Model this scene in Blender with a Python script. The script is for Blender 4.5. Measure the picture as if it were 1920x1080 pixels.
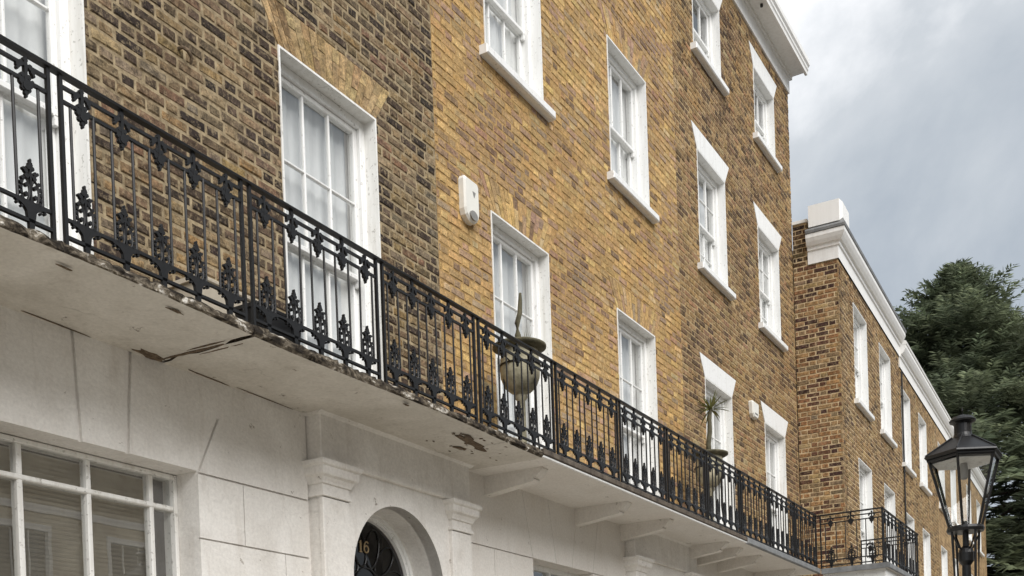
import bpy, math, random
import numpy as np
from math import sin, cos, pi, radians
from mathutils import Matrix, Vector

for o in list(bpy.data.objects):
    bpy.data.objects.remove(o, do_unlink=True)
SC = bpy.context.scene
COL = SC.collection

# ------------------------------------------------------------------ camera
F_PX, CY = 2075.0, 1419.83
YAW, PITCH, ROLL = 0.529012, -0.016525, -0.034563
CAM = np.array([0.0, -5.2, 1.6])
_F = np.array([cos(YAW), sin(YAW), 0]); _R = np.array([sin(YAW), -cos(YAW), 0]); _U = np.array([0, 0, 1.0])
cF = _F*cos(PITCH) + _U*sin(PITCH); _U2 = -_F*sin(PITCH) + _U*cos(PITCH)
cR = _R*cos(ROLL) + _U2*sin(ROLL); cU = -_R*sin(ROLL) + _U2*cos(ROLL)
cd = bpy.data.cameras.new('camera'); cam = bpy.data.objects.new('camera', cd); COL.objects.link(cam)
cam.matrix_world = Matrix(((cR[0], cU[0], -cF[0], CAM[0]), (cR[1], cU[1], -cF[1], CAM[1]), (cR[2], cU[2], -cF[2], CAM[2]), (0, 0, 0, 1)))
cd.sensor_width = 36; cd.lens = F_PX/1920*36
cd.shift_y = (CY-540)/1920
cd.clip_start = .05; cd.clip_end = 3000
SC.camera = cam

# ------------------------------------------------------------------ sky, sun, exposure
SUN_EL, SUN_AZ = radians(43), radians(240)     # azimuth counter-clockwise from +x: light comes from behind-left of the camera
w = bpy.data.worlds.new('World'); SC.world = w; w.use_nodes = True
nt = w.node_tree; nt.nodes.clear()
def wn(t, **k):
    n = nt.nodes.new(t)
    for a, b in k.items(): setattr(n, a, b)
    return n
sky = wn('ShaderNodeTexSky', sky_type='NISHITA', sun_disc=False, sun_elevation=SUN_EL, sun_rotation=pi/2-SUN_AZ, air_density=1.0, dust_density=1.5)
tc = wn('ShaderNodeTexCoord'); mp = wn('ShaderNodeMapping')
mp.inputs['Location'].default_value = (0.76, 1.39, 2.13); mp.inputs['Scale'].default_value = (1.0, 1.0, 1.5)
n1 = wn('ShaderNodeTexNoise'); n1.inputs['Scale'].default_value = 1.7; n1.inputs['Detail'].default_value = 9; n1.inputs['Roughness'].default_value = .56
n1.inputs['Distortion'].default_value = .35
r1 = wn('ShaderNodeValToRGB')
e = r1.color_ramp.elements
e[0].position = .38; e[0].color = (2.75, 3.1, 3.5, 1)
e[1].position = .635; e[1].color = (8.2, 8.2, 8.25, 1)
m = e.new(.515); m.color = (4.3, 4.55, 4.8, 1)
mx = wn('ShaderNodeMixRGB'); mx.inputs[0].default_value = .93
bg = wn('ShaderNodeBackground'); bg.inputs[1].default_value = .066
wo = wn('ShaderNodeOutputWorld')
L = nt.links.new
L(tc.outputs['Generated'], mp.inputs[0]); L(mp.outputs[0], n1.inputs['Vector']); L(n1.outputs['Fac'], r1.inputs[0])
L(sky.outputs[0], mx.inputs[1]); L(r1.outputs[0], mx.inputs[2]); L(mx.outputs[0], bg.inputs[0]); L(bg.outputs[0], wo.inputs[0])
sd = bpy.data.lights.new('sun', 'SUN'); sd.energy = 1.5; sd.angle = radians(45); sd.color = (1, .975, .945)
so = bpy.data.objects.new('sun', sd); COL.objects.link(so)
sv = Vector((cos(SUN_EL)*cos(SUN_AZ), cos(SUN_EL)*sin(SUN_AZ), sin(SUN_EL)))
so.rotation_euler = sv.to_track_quat('Z', 'Y').to_euler(); so.location = (0, -6, 30)
vs = SC.view_settings
vs.view_transform = 'Standard'; vs.look = 'None'; vs.exposure = 1.25; vs.gamma = 1; vs.use_curve_mapping = False

# ------------------------------------------------------------------ helpers
def S(r, g, b):
    f = lambda c: (c/255/12.92 if c/255 <= .04045 else ((c/255+.055)/1.055)**2.4)
    return (f(r), f(g), f(b))
def project(p):
    v = np.array(p) - CAM; d = cF @ v
    return 960 + F_PX*(cR @ v)/d, CY - F_PX*(cU @ v)/d, d

class MB:
    """collects polygons of one mesh"""
    def __init__(s): s.v = []; s.f = []; s.c = []
    def poly(s, pts):
        k = len(s.v); s.v += [tuple(p) for p in pts]; s.f.append(tuple(range(k, k+len(pts))))
    def box(s, x0, x1, y0, y1, z0, z1):
        k = len(s.v)
        s.v += [(x0,y0,z0),(x1,y0,z0),(x1,y1,z0),(x0,y1,z0),(x0,y0,z1),(x1,y0,z1),(x1,y1,z1),(x0,y1,z1)]
        s.f += [tuple(k+i for i in q) for q in ((0,3,2,1),(4,5,6,7),(0,1,5,4),(1,2,6,5),(2,3,7,6),(3,0,4,7))]
        return s
    def bbox(s, x0, x1, y0, y1, z0, z1, b=.004):
        """box whose street side (-y) has chamfered edges"""
        k = len(s.v)
        s.v += [(x0,y1,z0),(x1,y1,z0),(x1,y1,z1),(x0,y1,z1),(x0,y0+b,z0),(x1,y0+b,z0),(x1,y0+b,z1),(x0,y0+b,z1),
                (x0+b,y0,z0+b),(x1-b,y0,z0+b),(x1-b,y0,z1-b),(x0+b,y0,z1-b)]
        s.f += [tuple(k+i for i in q) for q in ((3,2,1,0),(0,1,5,4),(1,2,6,5),(2,3,7,6),(3,0,4,7),(4,5,9,8),(5,6,10,9),(6,7,11,10),(7,4,8,11),(8,9,10,11))]
        return s
    def prism(s, pts, y0, y1):
        """polygon in xz (counter-clockwise seen from -y) extruded from y0 (front) to y1"""
        n = len(pts); k = len(s.v)
        s.v += [(x, y0, z) for x, z in pts] + [(x, y1, z) for x, z in pts]
        s.f.append(tuple(range(k, k+n))); s.f.append(tuple(range(k+2*n-1, k+n-1, -1)))
        for i in range(n):
            j = (i+1) % n; s.f.append((k+i, k+n+i, k+n+j, k+j))
        return s
    def extr_x(s, pts, x0, x1):
        """polygon in (y,z) extruded along x"""
        n = len(pts); k = len(s.v)
        s.v += [(x0, y, z) for y, z in pts] + [(x1, y, z) for y, z in pts]
        s.f.append(tuple(range(k, k+n))); s.f.append(tuple(range(k+2*n-1, k+n-1, -1)))
        for i in range(n):
            j = (i+1) % n; s.f.append((k+i, k+n+i, k+n+j, k+j))
        return s
    def tube(s, path, rad, n=8, cap=True):
        path = [Vector(p) for p in path]; k0 = len(s.v); m_ = len(path)
        for i, p in enumerate(path):
            t = (path[min(i+1, m_-1)] - path[max(i-1, 0)]).normalized()
            a = t.cross(Vector((0, 0, 1)))
            if a.length < .05: a = t.cross(Vector((1, 0, 0)))
            a.normalize(); b = t.cross(a)
            r = rad[i] if isinstance(rad, (list, tuple)) else rad
            for j in range(n):
                q = 2*pi*j/n; s.v.append(tuple(p + a*cos(q)*r + b*sin(q)*r))
        for i in range(m_-1):
            for j in range(n):
                a = k0+i*n+j; b = k0+i*n+(j+1) % n; s.f.append((a, b, b+n, a+n))
        if cap:
            s.f.append(tuple(range(k0+n-1, k0-1, -1))); s.f.append(tuple(range(k0+(m_-1)*n, k0+m_*n)))
        return s
    def lathe(s, prof, n=24, c=(0, 0), rot=0):
        k0 = len(s.v)
        for r, z in prof:
            for j in range(n):
                q = 2*pi*j/n + rot; s.v.append((c[0]+r*cos(q), c[1]+r*sin(q), z))
        for i in range(len(prof)-1):
            for j in range(n):
                a = k0+i*n+j; b = k0+i*n+(j+1) % n; s.f.append((a, b, b+n, a+n))
        s.f.append(tuple(range(k0+n-1, k0-1, -1))); k = k0+(len(prof)-1)*n; s.f.append(tuple(range(k, k+n)))
        return s
    def mesh(s, name, mat, smooth=False):
        me = bpy.data.meshes.new(name); me.from_pydata(s.v, [], s.f)
        if mat: me.materials.append(mat)
        if smooth: me.shade_smooth()
        if s.c:
            at = me.color_attributes.new('Col', 'FLOAT_COLOR', 'POINT')
            at.data.foreach_set('color', np.array(s.c, dtype=np.float32).ravel())
        me.update(); return me
    def build(s, name, mat, parent=None, smooth=False, loc=None):
        return obj(name, s.mesh(name, mat, smooth), parent, loc)
def obj(name, me, parent=None, loc=None, rot=None):
    o = bpy.data.objects.new(name, me); COL.objects.link(o)
    if parent: o.parent = parent
    if loc is not None: o.location = loc
    if rot is not None: o.rotation_euler = rot
    return o
def tag(o, label=None, cat=None, group=None, kind=None):
    if label: o['label'] = label
    if cat: o['category'] = cat
    if group: o['group'] = group
    if kind: o['kind'] = kind
    return o
def empty(name, loc, label, cat, group=None, rz=0):
    o = bpy.data.objects.new(name, None); COL.objects.link(o); o.location = loc; o.rotation_euler = (0, 0, rz)
    o.empty_display_size = .2
    return tag(o, label, cat, group)

# ------------------------------------------------------------------ materials
class NT:
    def __init__(s, name):
        s.m = bpy.data.materials.new(name); s.m.use_nodes = True; s.t = s.m.node_tree; s.t.nodes.clear()
        s.out = s.n('ShaderNodeOutputMaterial')
    def n(s, t, **k):
        x = s.t.nodes.new(t)
        for a, b in k.items():
            if a.startswith('i_'):
                x.inputs[a[2:].replace('_', ' ')].default_value = b
            else: setattr(x, a, b)
        return x
    def l(s, a, b): s.t.links.new(a, b)
    def pos(s, scale=(1, 1, 1)):
        g = s.n('ShaderNodeNewGeometry'); mpg = s.n('ShaderNodeMapping'); mpg.inputs['Scale'].default_value = scale
        s.l(g.outputs['Position'], mpg.inputs[0]); return mpg.outputs[0]
    def noise(s, vec, scale, detail=4, rough=.55, dist=0):
        x = s.n('ShaderNodeTexNoise'); x.inputs['Scale'].default_value = scale; x.inputs['Detail'].default_value = detail
        x.inputs['Roughness'].default_value = rough; x.inputs['Distortion'].default_value = dist
        s.l(vec, x.inputs['Vector']); return x.outputs['Fac']
    def ramp(s, fac, *stops):
        x = s.n('ShaderNodeValToRGB'); el = x.color_ramp.elements
        while len(el) < len(stops): el.new(.5)
        for e_, (p, c) in zip(el, stops):
            e_.position = p; e_.color = (*c, 1) if len(c) == 3 else c
        s.l(fac, x.inputs[0]); return x.outputs[0]
    def mix(s, fac, a, b, mode='MIX'):
        x = s.n('ShaderNodeMixRGB', blend_type=mode)
        for i, v in ((0, fac), (1, a), (2, b)):
            if isinstance(v, (int, float)): x.inputs[i].default_value = v
            elif isinstance(v, tuple): x.inputs[i].default_value = (*v, 1)
            else: s.l(v, x.inputs[i])
        return x.outputs[0]
    def bsdf(s, color, rough=.8, bump=None, bstr=.3, bdist=.01, metal=0, spec=None):
        p = s.n('ShaderNodeBsdfPrincipled')
        if isinstance(color, tuple): p.inputs['Base Color'].default_value = (*color, 1)
        else: s.l(color, p.inputs['Base Color'])
        if isinstance(rough, (int, float)): p.inputs['Roughness'].default_value = rough
        else: s.l(rough, p.inputs['Roughness'])
        p.inputs['Metallic'].default_value = metal
        if spec is not None: p.inputs['Specular IOR Level'].default_value = spec
        if bump is not None:
            b = s.n('ShaderNodeBump'); b.inputs['Strength'].default_value = bstr; b.inputs['Distance'].default_value = bdist
            s.l(bump, b.inputs['Height']); s.l(b.outputs[0], p.inputs['Normal'])
        s.l(p.outputs[0], s.out.inputs['Surface']); return s.m

K1, K0 = (1, 1, 1), (0, 0, 0)
def m_brick(name, stain=(0.32, .27, .22), amt=.5, blot=.35, soot=.4, sm=.45, smc=(172, 152, 118)):
    """per-brick colour, then pitting, blotches, soot in the pores, mortar smears and broad weathering"""
    t = NT(name); a = t.n('ShaderNodeVertexColor', layer_name='Col'); v = t.pos()
    fine = t.ramp(t.noise(v, 95, 5, .7), (.34, (.55,)*3), (.66, (1.38,)*3))
    mid = t.ramp(t.noise(v, 19, 5, .65), (.38, (1-blot,)*3), (.62, (1+blot*.75,)*3))
    c = t.mix(1, a.outputs[0], fine, 'MULTIPLY'); c = t.mix(1, c, mid, 'MULTIPLY')
    big = t.ramp(t.noise(t.pos((1, 1, .8)), .9, 6, .65, .4), (.42, K0), (.66, (amt,)*3))
    c = t.mix(big, c, t.mix(1, c, tuple(min(1, x*1.9) for x in stain), 'MULTIPLY'))
    hue = t.ramp(t.noise(t.pos((1.3, 1.3, .9)), 1.7, 4, .6), (.35, (.94, .97, 1.06)), (.65, (1.06, 1.02, .93)))
    c = t.mix(1, c, hue, 'MULTIPLY')
    sp = t.ramp(t.noise(v, 13, 6, .75, .5), (.54, K0), (.63, (soot,)*3))
    c = t.mix(sp, c, S(58, 48, 42))
    smear = t.ramp(t.noise(v, 26, 5, .75, .3), (.52, K0), (.62, (sm,)*3))
    c = t.mix(smear, c, S(*smc))
    return t.bsdf(c, .92, t.noise(v, 110, 5, .75), .7, .007, spec=.25)
def m_mortar(name, c0, c1):
    t = NT(name); v = t.pos()
    c = t.ramp(t.noise(v, 12, 6, .75), (.38, c0), (.62, c1))
    return t.bsdf(c, .95, t.noise(v, 160, 4, .7), .5, .005, spec=.2)
M = {}
M['brick'] = m_brick('weathered_stock_brick', blot=.5, soot=.6, sm=.55, smc=(166, 148, 118))
M['brick_b'] = m_brick('olive_stock_brick', blot=.42, soot=.45, sm=.4)
M['brick_y'] = m_brick('yellow_stock_brick', (.40, .37, .35), .7, .28, .22, .5, (188, 160, 116))
M['mortar1'] = m_mortar('lime_mortar', S(116, 102, 80), S(174, 157, 127))
M['mortar2'] = m_mortar('ochre_mortar', S(140, 112, 72), S(188, 156, 106))
M['mortar3'] = m_mortar('buff_mortar', S(142, 120, 88), S(188, 166, 128))
M['mortar4'] = m_mortar('pale_mortar', S(160, 138, 106), S(214, 192, 156))
def m_paint(name, base, dirt, amount=.5, rough=.45, sp=.63):
    t = NT(name); v = t.pos()
    streak = t.ramp(t.noise(t.pos((9, 9, 1.1)), 2.2, 5, .6), (.45, K0), (.8, (amount,)*3))
    c = t.mix(streak, base, dirt)
    spots = t.ramp(t.noise(v, 34, 3, .6), (sp, K0), (sp+.06, (.55,)*3))
    c = t.mix(spots, c, tuple(x*.55 for x in dirt))
    return t.bsdf(c, rough, t.noise(v, 60, 3), .08, .004)
M['white'] = m_paint('white_gloss_paint', S(236, 236, 234), S(196, 192, 184), .4)
M['white_old'] = m_paint('flaking_white_paint', S(236, 235, 231), S(186, 180, 168), .55, .55, .61)
M['cornice'] = m_paint('white_cornice_paint', S(232, 231, 228), S(196, 192, 186), .5, .6, .72)
M['plain_white'] = m_noise0 = m_paint('pedestal_paint', S(232, 231, 228), S(214, 212, 208), .3, .6, .9)
def m_stucco(name, base, dirt, brown, crack=.5):
    """old painted stucco: patchy paint, run-off streaks, small flaked spots, hairline cracks, brush marks"""
    t = NT(name); v = t.pos()
    bl = t.ramp(t.noise(v, 1.5, 6, .65, .5), (.36, K0), (.70, (.8,)*3))
    c = t.mix(bl, base, dirt)
    st = t.ramp(t.noise(t.pos((5, 5, .8)), 2.0, 6, .65, .3), (.54, K0), (.82, (.34,)*3))
    c = t.mix(st, c, brown)
    fl = t.ramp(t.noise(v, 9, 6, .7, .3), (.655, K0), (.68, (.65,)*3))
    c = t.mix(fl, c, tuple(x*.55 for x in brown))
    ds = t.n('ShaderNodeVectorMath', operation='ADD'); nz = t.n('ShaderNodeTexNoise'); nz.inputs['Scale'].default_value = 3; nz.inputs['Detail'].default_value = 5
    sc = t.n('ShaderNodeVectorMath', operation='SCALE'); sc.inputs['Scale'].default_value = .35
    t.l(v, nz.inputs['Vector']); t.l(nz.outputs['Color'], sc.inputs[0]); t.l(v, ds.inputs[0]); t.l(sc.outputs[0], ds.inputs[1])
    vo = t.n('ShaderNodeTexVoronoi', feature='DISTANCE_TO_EDGE'); vo.inputs['Scale'].default_value = 1.3; t.l(ds.outputs[0], vo.inputs['Vector'])
    ck = t.ramp(vo.outputs['Distance'], (.0, (1,)*3), (.009, K0)); mk = t.ramp(t.noise(v, 1.1, 3), (.5, K0), (.62, (crack,)*3))
    c = t.mix(t.mix(1, ck, mk, 'MULTIPLY'), c, tuple(x*.35 for x in brown))
    fi = t.ramp(t.noise(v, 45, 4, .6), (.3, (.9,)*3), (.7, (1.06,)*3)); c = t.mix(1, c, fi, 'MULTIPLY')
    return t.bsdf(c, .75, t.noise(t.pos((1, 1, 2.5)), 9, 7, .65), .4, .012, spec=.3)
M['stucco'] = m_stucco('cream_stucco', S(234, 231, 226), S(206, 201, 194), S(150, 134, 114), .08)
M['grime'] = m_stucco('grimy_stucco', S(176, 160, 140), S(140, 120, 98), S(96, 78, 60))
M['stucco_clean'] = m_stucco('clean_stucco', S(226, 222, 216), S(214, 208, 200), S(190, 180, 166), 0)
M['soffit'] = m_stucco('slab_soffit_paint', S(212, 207, 198), S(182, 176, 165), S(112, 96, 78), .4)
def m_edge():
    t = NT('peeling_slab_edge'); v = t.pos((.6, 1, 1))
    a = t.noise(v, 13, 7, .68, .6)
    c = t.ramp(a, (.42, S(40, 35, 30)), (.50, S(84, 76, 65)), (.57, S(124, 115, 101)), (.63, S(208, 203, 194)))
    g = t.ramp(t.noise(v, 60, 4, .7), (.3, (.5,)*3), (.6, (1.1,)*3)); c = t.mix(1, c, g, 'MULTIPLY')
    return t.bsdf(c, .95, a, .6, .02, spec=.2)
M['edge'] = m_edge()
def m_noise(name, c0, c1, scale=6, rough=.8, bump=.3, bd=.01, metal=0, spec=None, det=5):
    t = NT(name); v = t.pos(); a = t.noise(v, scale, det, .6)
    return t.bsdf(t.ramp(a, (.3, c0), (.7, c1)), rough, t.noise(v, scale*5, 4), bump, bd, metal, spec)
M['rust'] = m_noise('broken_render_core', S(84, 69, 54), S(146, 126, 102), 30, .95, .9, .03)
M['stone_edge'] = m_noise('dark_stone_edge', S(58, 50, 44), S(112, 102, 90), 9, .9)
M['iron'] = m_noise('black_iron_paint', S(9, 9, 10), S(20, 19, 20), 40, .5, .25, .003)
M['lamp_black'] = m_noise('lamp_black_paint', S(12, 12, 13), S(24, 23, 24), 25, .42, .12, .002)
M['lead'] = m_noise('lead_sheet', S(104, 106, 108), S(142, 143, 143), 5, .6)
M['interior'] = m_noise('dim_room', S(60, 55, 50), S(84, 78, 70), 2, .9)
M['net'] = m_noise('net_curtain', S(222, 222, 220), S(238, 238, 236), 3, .9, .05)
M['drape'] = m_noise('beige_drape', S(178, 164, 144), S(204, 192, 172), 4, .9, .1)
M['blind'] = m_noise('grey_beige_blind', S(160, 154, 144), S(178, 172, 161), 5, .8, .1)
M['door'] = m_noise('black_door_paint', S(20, 19, 20), S(30, 28, 30), 6, .3, .05)
M['gold'] = m_noise('gilt_paint', S(132, 112, 80), S(156, 134, 98), 30, .5, .05)
M['slate'] = m_noise('slate_roof', S(70, 72, 76), S(96, 97, 100), 4, .7)
M['render_rear'] = m_noise('rear_brick_wash', S(116, 98, 74), S(140, 120, 92), 3, .9)
M['plastic'] = m_noise('alarm_plastic', S(222, 220, 212), S(232, 230, 222), 6, .5, .02)
M['grey_plastic'] = m_noise('grey_plastic', S(120, 118, 114), S(146, 144, 140), 12, .5, .05)
M['pot'] = m_noise('mossy_stone_pot', S(112, 108, 88), S(196, 188, 162), 9, .9, .4)
M['pot_rim'] = m_noise('mossy_pot_rim', S(64, 62, 48), S(112, 106, 84), 14, .95, .5)
M['soil'] = m_noise('soil', S(46, 36, 28), S(74, 60, 44), 20, 1, .5)
M['stem'] = m_noise('plant_stem', S(62, 60, 46), S(98, 92, 70), 18, .9, .3)
M['leaf'] = m_noise('spiky_leaf', S(104, 108, 62), S(150, 150, 92), 8, .6, .1)
M['bark'] = m_noise('bark', S(58, 46, 38), S(92, 76, 62), 6, .95, .6, .03)
M['asphalt'] = m_noise('asphalt', S(56, 56, 57), S(74, 73, 72), 30, .9, .4)
M['paving'] = m_noise('york_stone', S(160, 153, 141), S(184, 177, 164), 3, .85, .3)
M['kerb'] = m_noise('granite_kerb', S(132, 130, 128), S(160, 158, 154), 14, .8)
M['box'] = m_noise('beige_board', S(198, 186, 166), S(216, 205, 186), 5, .7, .1)
M['black_plastic'] = m_noise('black_trough_plastic', S(20, 19, 19), S(32, 30, 30), 8, .5, .1)
def m_glass(name, r0=.08, tint=(1, 1, 1), rough=0.0, bump=.04):
    t = NT(name); lw = t.n('ShaderNodeLayerWeight'); lw.inputs['Blend'].default_value = .5
    pw = t.n('ShaderNodeMath', operation='POWER'); t.l(lw.outputs['Facing'], pw.inputs[0]); pw.inputs[1].default_value = 4.5
    fr = t.n('ShaderNodeMath', operation='MULTIPLY_ADD'); t.l(pw.outputs[0], fr.inputs[0]); fr.inputs[1].default_value = 1-r0; fr.inputs[2].default_value = r0
    tr = t.n('ShaderNodeBsdfTransparent'); tr.inputs[0].default_value = (*tint, 1)
    gl = t.n('ShaderNodeBsdfGlossy'); gl.inputs['Roughness'].default_value = rough
    b = t.n('ShaderNodeBump'); b.inputs['Strength'].default_value = bump; b.inputs['Distance'].default_value = .02
    t.l(t.noise(t.pos(), 2.5, 2), b.inputs['Height']); t.l(b.outputs[0], gl.inputs['Normal'])
    mxs = t.n('ShaderNodeMixShader'); t.l(fr.outputs[0], mxs.inputs[0]); t.l(tr.outputs[0], mxs.inputs[1]); t.l(gl.outputs[0], mxs.inputs[2])
    t.l(mxs.outputs[0], t.out.inputs['Surface']); return t.m
M['glass'] = m_glass('window_glass', .22, (.96, .97, .97))
M['glass_gf'] = m_glass('street_window_glass', .28, (.94, .95, .94), bump=.012)
M['glass_dark'] = m_glass('fanlight_glass', .05, (.30, .29, .30))
M['glass_lamp'] = m_glass('lantern_glass', .06, (.95, .96, .96), .02)
def m_foliage():
    t = NT('conifer_foliage'); a = t.n('ShaderNodeVertexColor', layer_name='Col')
    p = t.n('ShaderNodeBsdfPrincipled'); p.inputs['Roughness'].default_value = .7; p.inputs['Specular IOR Level'].default_value = .25
    t.l(a.outputs[0], p.inputs['Base Color'])
    tr = t.n('ShaderNodeBsdfTranslucent'); t.l(a.outputs[0], tr.inputs[0])
    ms = t.n('ShaderNodeMixShader'); ms.inputs[0].default_value = .35
    t.l(p.outputs[0], ms.inputs[1]); t.l(tr.outputs[0], ms.inputs[2]); t.l(ms.outputs[0], t.out.inputs['Surface']); return t.m
M['foliage'] = m_foliage()
def m_brick_far(name, cols, mortar):
    t = NT(name); tcn = t.n('ShaderNodeTexCoord'); sep = t.n('ShaderNodeSeparateXYZ'); cmb = t.n('ShaderNodeCombineXYZ')
    t.l(tcn.outputs['Object'], sep.inputs[0]); t.l(sep.outputs['X'], cmb.inputs['X']); t.l(sep.outputs['Z'], cmb.inputs['Y'])
    b = t.n('ShaderNodeTexBrick'); t.l(cmb.outputs[0], b.inputs['Vector']); b.inputs['Scale'].default_value = 1
    b.inputs['Brick Width'].default_value = .225; b.inputs['Row Height'].default_value = .0765; b.inputs['Mortar Size'].default_value = .006
    b.inputs['Color1'].default_value = (*cols[0], 1); b.inputs['Color2'].default_value = (*cols[1], 1); b.inputs['Mortar'].default_value = (*mortar, 1)
    g = t.ramp(t.noise(t.pos(), 2, 5), (.3, (.8,)*3), (.7, (1.15,)*3))
    return t.bsdf(t.mix(1, b.outputs[0], g, 'MULTIPLY'), .9, b.outputs['Fac'], .3, .005, spec=.2)
M['brick_far'] = m_brick_far('far_tan_brick', (S(160, 134, 98), S(120, 96, 68)), S(172, 150, 116))
M['brick_opp'] = m_brick_far('facing_terrace_brick', (S(206, 196, 176), S(186, 174, 152)), S(198, 188, 168))

# ------------------------------------------------------------------ brickwork
COURSE = .0765
def subtract(rects, hole):
    out = []
    hx0, hx1, hz0, hz1 = hole
    for (a, b, c, d) in rects:
        if hx1 <= a or hx0 >= b or hz1 <= c or hz0 >= d: out.append((a, b, c, d)); continue
        if a < hx0: out.append((a, hx0, c, d))
        if b > hx1: out.append((hx1, b, c, d))
        x0, x1 = max(a, hx0), min(b, hx1)
        if c < hz0: out.append((x0, x1, c, hz0))
        if d > hz1: out.append((x0, x1, hz1, d))
    return out
def lay(s0, s1, z0, z1, holes, rng, arches=()):
    """Flemish bond, cut round the openings"""
    st, hd, j = .217, .104, .009
    out = []; row = 0; z = z0
    while z < z1 - .02:
        zt = min(z+COURSE, z1); per = st+hd+2*j
        x = s0 - (0 if row % 2 == 0 else (st+j)/2 + (hd+j)/2) - rng.uniform(0, .012)
        k = 0; hl = [h for h in holes if h[2] < zt and h[3] > z]
        for (xa, xb, zb, h, sp) in arches:
            if zb < zt and zb+h > z:
                t = ((max(z, zb)+min(zt, zb+h))/2-zb)/h
                hl.append((xa-sp*t, xb+sp*t, zb, zb+h))
        while x < s1:
            L_ = (st if k % 2 == 0 else hd) * rng.uniform(.965, 1.03)
            rs = [(max(x, s0), min(x+L_, s1), z+j*.45, zt-j*.55)]
            for h in hl: rs = subtract(rs, h)
            for r in rs:
                if r[1]-r[0] > .022 and r[3]-r[2] > .016: out.append(r)
            x += L_ + j*rng.uniform(.8, 1.3); k += 1
        z += COURSE; row += 1
    return out
def brick_geo(mb, r, front, back, rng, col, fr, rough=.003, ch=.005, wash=None):
    a, b, c, d = r; ch = min(ch, (b-a)*.22, (d-c)*.22)
    J = lambda q: rng.uniform(-q, q)
    fo = front + J(.003)
    dz = J(.0025); tl = J(.002)
    pts = [(a, back, c), (b, back, c), (b, back, d), (a, back, d)]
    mid = [(a, fo+ch, c+dz), (b, fo+ch, c+dz+tl), (b, fo+ch, d+dz+tl), (a, fo+ch, d+dz)]
    frn = [(a+ch+J(rough), fo+J(.002), c+dz+ch+J(rough)), (b-ch+J(rough), fo+J(.002), c+dz+tl+ch+J(rough)), (b-ch+J(rough), fo+J(.002), d+dz+tl-ch+J(rough)), (a+ch+J(rough), fo+J(.002), d+dz-ch+J(rough))]
    k = len(mb.v); mb.v += [fr(*p) for p in pts+mid+frn]; ec = tuple(x+(y-x)*.45 for x, y in zip(col, wash)) if wash else col; mb.c += [(*ec, 1)]*8+[(*col, 1)]*4
    mb.f += [tuple(k+i for i in q) for q in ((0,1,5,4),(1,2,6,5),(2,3,7,6),(3,0,4,7),(4,5,9,8),(5,6,10,9),(6,7,11,10),(7,4,8,11),(8,9,10,11))]
IDN = lambda x, y, z: (x, y, z)
def brickwork(wall, root, layers, mat, palette, seed, singles=300, recess=.006, ch=.006, wash=None):
    """layers: list of (rects, frame function); the bricks that show largest become objects"""
    rng = random.Random(seed); items = []
    mw = Matrix.Translation(root.location) @ Matrix.Rotation(root.rotation_euler.z, 4, 'Z')
    for rects, fr, *pl in layers:
        for r in rects:
            p = mw @ Vector(fr((r[0]+r[1])/2, 0, (r[2]+r[3])/2)); u, v, d = project(p)
            ins = -20 < u < 1940 and -20 < v < 1100
            q0 = project(mw @ Vector(fr(r[0], 0, r[2]))); q1 = project(mw @ Vector(fr(r[1], 0, r[3])))
            area = abs(q1[0]-q0[0])*(r[3]-r[2])*F_PX/max(d, .1)
            items.append((area if ins else -1/(1+d), r, fr, pl[0] if pl else palette))
    items.sort(key=lambda q: -q[0])
    rest = MB()
    for i, (sc, r, fr, pf) in enumerate(items):
        col = pf(r, rng)
        if i < singles and sc > 0:
            mb = MB(); brick_geo(mb, r, 0, recess+.03, rng, col, fr, ch=ch, wash=wash); mb.build('brick', mat, wall)
        else: brick_geo(rest, r, 0, recess+.03, rng, col, fr, ch=ch, wash=wash)
    tag(rest.build('brickwork', mat, wall), kind='stuff')
def sheet(x0, x1, z0, z1, holes, y):
    """wall sheet with holes, as cells"""
    mb = MB(); xs = sorted({x0, x1, *[v for h in holes for v in h[:2] if x0 < v < x1]}); zs = sorted({z0, z1, *[v for h in holes for v in h[2:4] if z0 < v < z1]})
    for i in range(len(xs)-1):
        for j in range(len(zs)-1):
            cx_, cz_ = (xs[i]+xs[i+1])/2, (zs[j]+zs[j+1])/2
            if any(h[0] < cx_ < h[1] and h[2] < cz_ < h[3] for h in holes): continue
            mb.poly([(xs[i], y, zs[j]), (xs[i+1], y, zs[j]), (xs[i+1], y, zs[j+1]), (xs[i], y, zs[j+1])])
    return mb
def pick(rng, table):
    t = rng.random()*sum(w_ for w_, _ in table)
    for w_, c in table:
        t -= w_
        if t <= 0: break
    k = rng.uniform(.86, 1.14)
    return tuple(x*k*rng.uniform(.96, 1.04) for x in S(*c))
PAL1 = [(3, (116, 99, 78)), (3, (95, 81, 66)), (3, (134, 115, 88)), (2.4, (76, 65, 56)), (1.8, (144, 121, 86)), (1.4, (126, 99, 80)), (1.8, (124, 112, 94)), (1.4, (58, 50, 45)), (.8, (150, 132, 102))]
PAL2 = [(4, (196, 163, 110)), (4, (188, 155, 104)), (2.5, (176, 146, 104)), (2, (206, 174, 118)), (2, (172, 141, 116)), (1.6, (162, 139, 114)), (.8, (132, 110, 88)), (1.6, (192, 168, 128))]
PAL3 = [(4, (152, 124, 86)), (3, (138, 111, 78)), (3, (164, 136, 96)), (1.8, (116, 93, 69)), (1.5, (90, 72, 56)), (1.2, (154, 120, 90)), (1, (168, 146, 110))]
PAL4 = [(3, (150, 112, 76)), (3, (134, 100, 70)), (2.5, (160, 128, 90)), (2.2, (98, 70, 56)), (2.2, (74, 52, 47)), (2, (158, 134, 98)), (1.6, (130, 112, 88))]
PAL5 = [(3, (156, 130, 94)), (3, (140, 114, 80)), (2, (168, 144, 108)), (1.4, (120, 98, 72)), (.8, (96, 78, 60))]
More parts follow.
